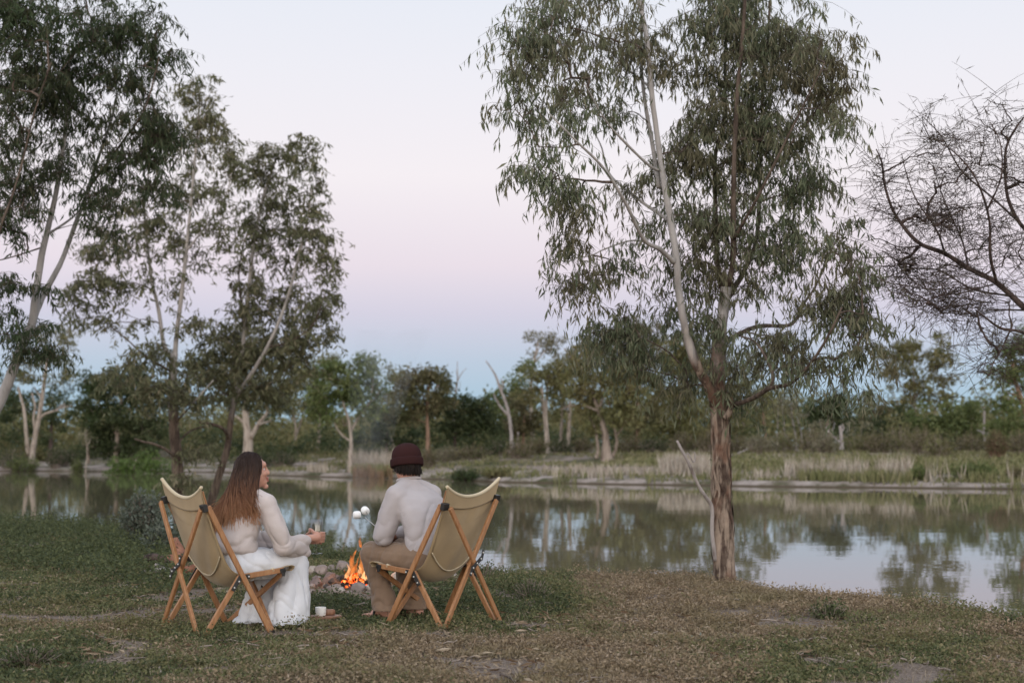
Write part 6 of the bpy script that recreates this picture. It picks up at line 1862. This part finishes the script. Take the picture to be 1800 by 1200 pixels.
# smoke
sm, nt = bpy.data.materials.new('smoke'), None
sm.use_nodes = True
nt = sm.node_tree
nt.nodes.remove(nt.nodes['Principled BSDF'])
pv = nd(nt, 'ShaderNodeVolumePrincipled')
pv.inputs['Color'].default_value = (.75, .80, .88, 1)
f = noise(nt, 3.2, 4, (1, 1, .5), .6, 'Object', .8)
nt.links.new(mrange(nt, f, .42, .75, 0, .55), pv.inputs['Density'])
nt.links.new(pv.outputs[0], nt.nodes['Material Output'].inputs['Volume'])
V, F = loft([(np.array([-1.22 + .06 * q + .20 * q * q, 11.4 + .1 * q, .35 + 1.7 * q]), np.array([.08 + .24 * q, 0, 0]), np.array([0, .08 + .24 * q, 0])) for q in np.linspace(0, 1, 10)], 16)
setting('smoke', V, F, sm, 'stuff', 'thin bluish smoke drifting up from the campfire', 'smoke')
# firewood heap behind the left chair
FW_RED = pmat('split_red_wood', [(.3, (.14, .06, .04)), (.55, (.24, .11, .07)), (.75, (.36, .19, .13))], 9, .85, (1, 1, 1), .6, .01)
GW = 'firewood heaped behind the left chair'
for pts, w, m, lab in [
    ([(283, 990, 12.7), (305, 983, 12.75), (335, 972, 12.8)], 21, FW_RED, 'thick reddish split log in the firewood heap behind the left chair'),
    ([(254, 981, 12.6), (275, 979, 12.6), (298, 990, 12.6)], 13, BARK_DARK, 'dark blunt ended log pointing left out of the firewood heap'),
    ([(254, 1006, 12.3), (285, 1001, 12.3), (315, 1006, 12.35)], 9, DEADWOOD, 'pale grey branch lying in front of the firewood heap'),
    ([(272, 992, 12.4), (292, 1002, 12.4), (306, 1009, 12.4)], 8, DEADWOOD, 'thin weathered stick slanting across the front of the firewood heap'),
    ([(306, 948, 13.0), (314, 965, 12.95), (326, 985, 12.9)], 17, FW_RED, 'pinkish log standing up at the back of the firewood heap'),
    ([(322, 972, 12.7), (345, 985, 12.7), (372, 1000, 12.6)], 14, BARK_DARK, 'dark log under the sling of the left chair'),
    ([(300, 1000, 12.5), (330, 1000, 12.5), (365, 990, 12.6)], 13, FW_RED, 'red brown log at the foot of the firewood heap')]:
    P = np.array([at(*p) for p in pts])
    V, F = tube(P, np.array([.9, 1, .85]) * w * 12.6 / FPX * .5, 12, 26, .16, .06)
    single('firewood_log', V, F, m, lab, 'log', P[1], GW)
# board with the white cup
bz = gz(-1.195, 9.08) + .02
bcx = np.array([-1.195, 9.08, bz])
th = np.linspace(0, 2 * math.pi, 40, endpoint=False)
V, F = loft([(bcx + (0, 0, z_), np.array([.118 * k_, .02 * k_, 0]), np.array([0, .078 * k_, 0])) for z_, k_ in ((0, .97), (.003, 1), (.012, 1), (.015, .97))], 44)
single('serving_board', V, F, WOOD_BOARD, 'oval dark wooden serving board lying on the grass between the chairs', 'board', bcx)
cz_ = bz + .0165
cc = np.array([-1.205, 9.06, cz_])
CERAMIC = pmat('white_ceramic', [(.3, (.74, .72, .69)), (.7, (.80, .78, .75))], 8, .4, None, .1, .001)
V, F = lathe([(0, 0), (.030, 0), (.0325, .004), (.0345, .052), (.0335, .054), (.032, .052), (.030, .008), (0, .007)], cc, 32)
single('cup', V, F, CERAMIC, 'small white cup standing on the oval wooden board', 'cup', cc)
pc_ = np.array([-1.165, 9.115, cz_])
V, F = loft([(pc_ + (0, 0, z_), np.array([.045 * k_, .008, 0]), np.array([0, .020 * k_, 0])) for z_, k_ in ((0, .9), (.006, 1), (.028, .97), (.034, .8))], 24)
single('small_dish', V, F, WOOD_BOARD, 'little brown wooden dish on the board behind the white cup', 'dish', pc_)
# small dead sticks lying about
for pts, w, lab in [([(880, 1187), (893, 1191), (906, 1200)], 3.4, 'short black crooked stick on bare soil at the bottom edge'), ([(1715, 1193), (1745, 1188), (1775, 1187)], 2.2, 'thin pale stick lying on bare soil near the bottom right corner'),
                    ([(1180, 1078), (1200, 1082), (1222, 1084)], 2.4, 'thin dry twig among the weeds in front of the torn bark trunk')]:
    P = []
    for px, py in pts:
        d = FPX * CZ / (py - 790)
        x_ = (px - 900) / FPX * d
        P.append((x_, d, gz(x_, d) + .02))
    V, F = tube(P, np.array([1, .9, .6]) * w * P[0][1] / FPX * .5, 8, 16, .3, .02)
    single('stick', V, F, DEADWOOD if 'pale' in lab else BARK_DARK, lab, 'stick', P[0])
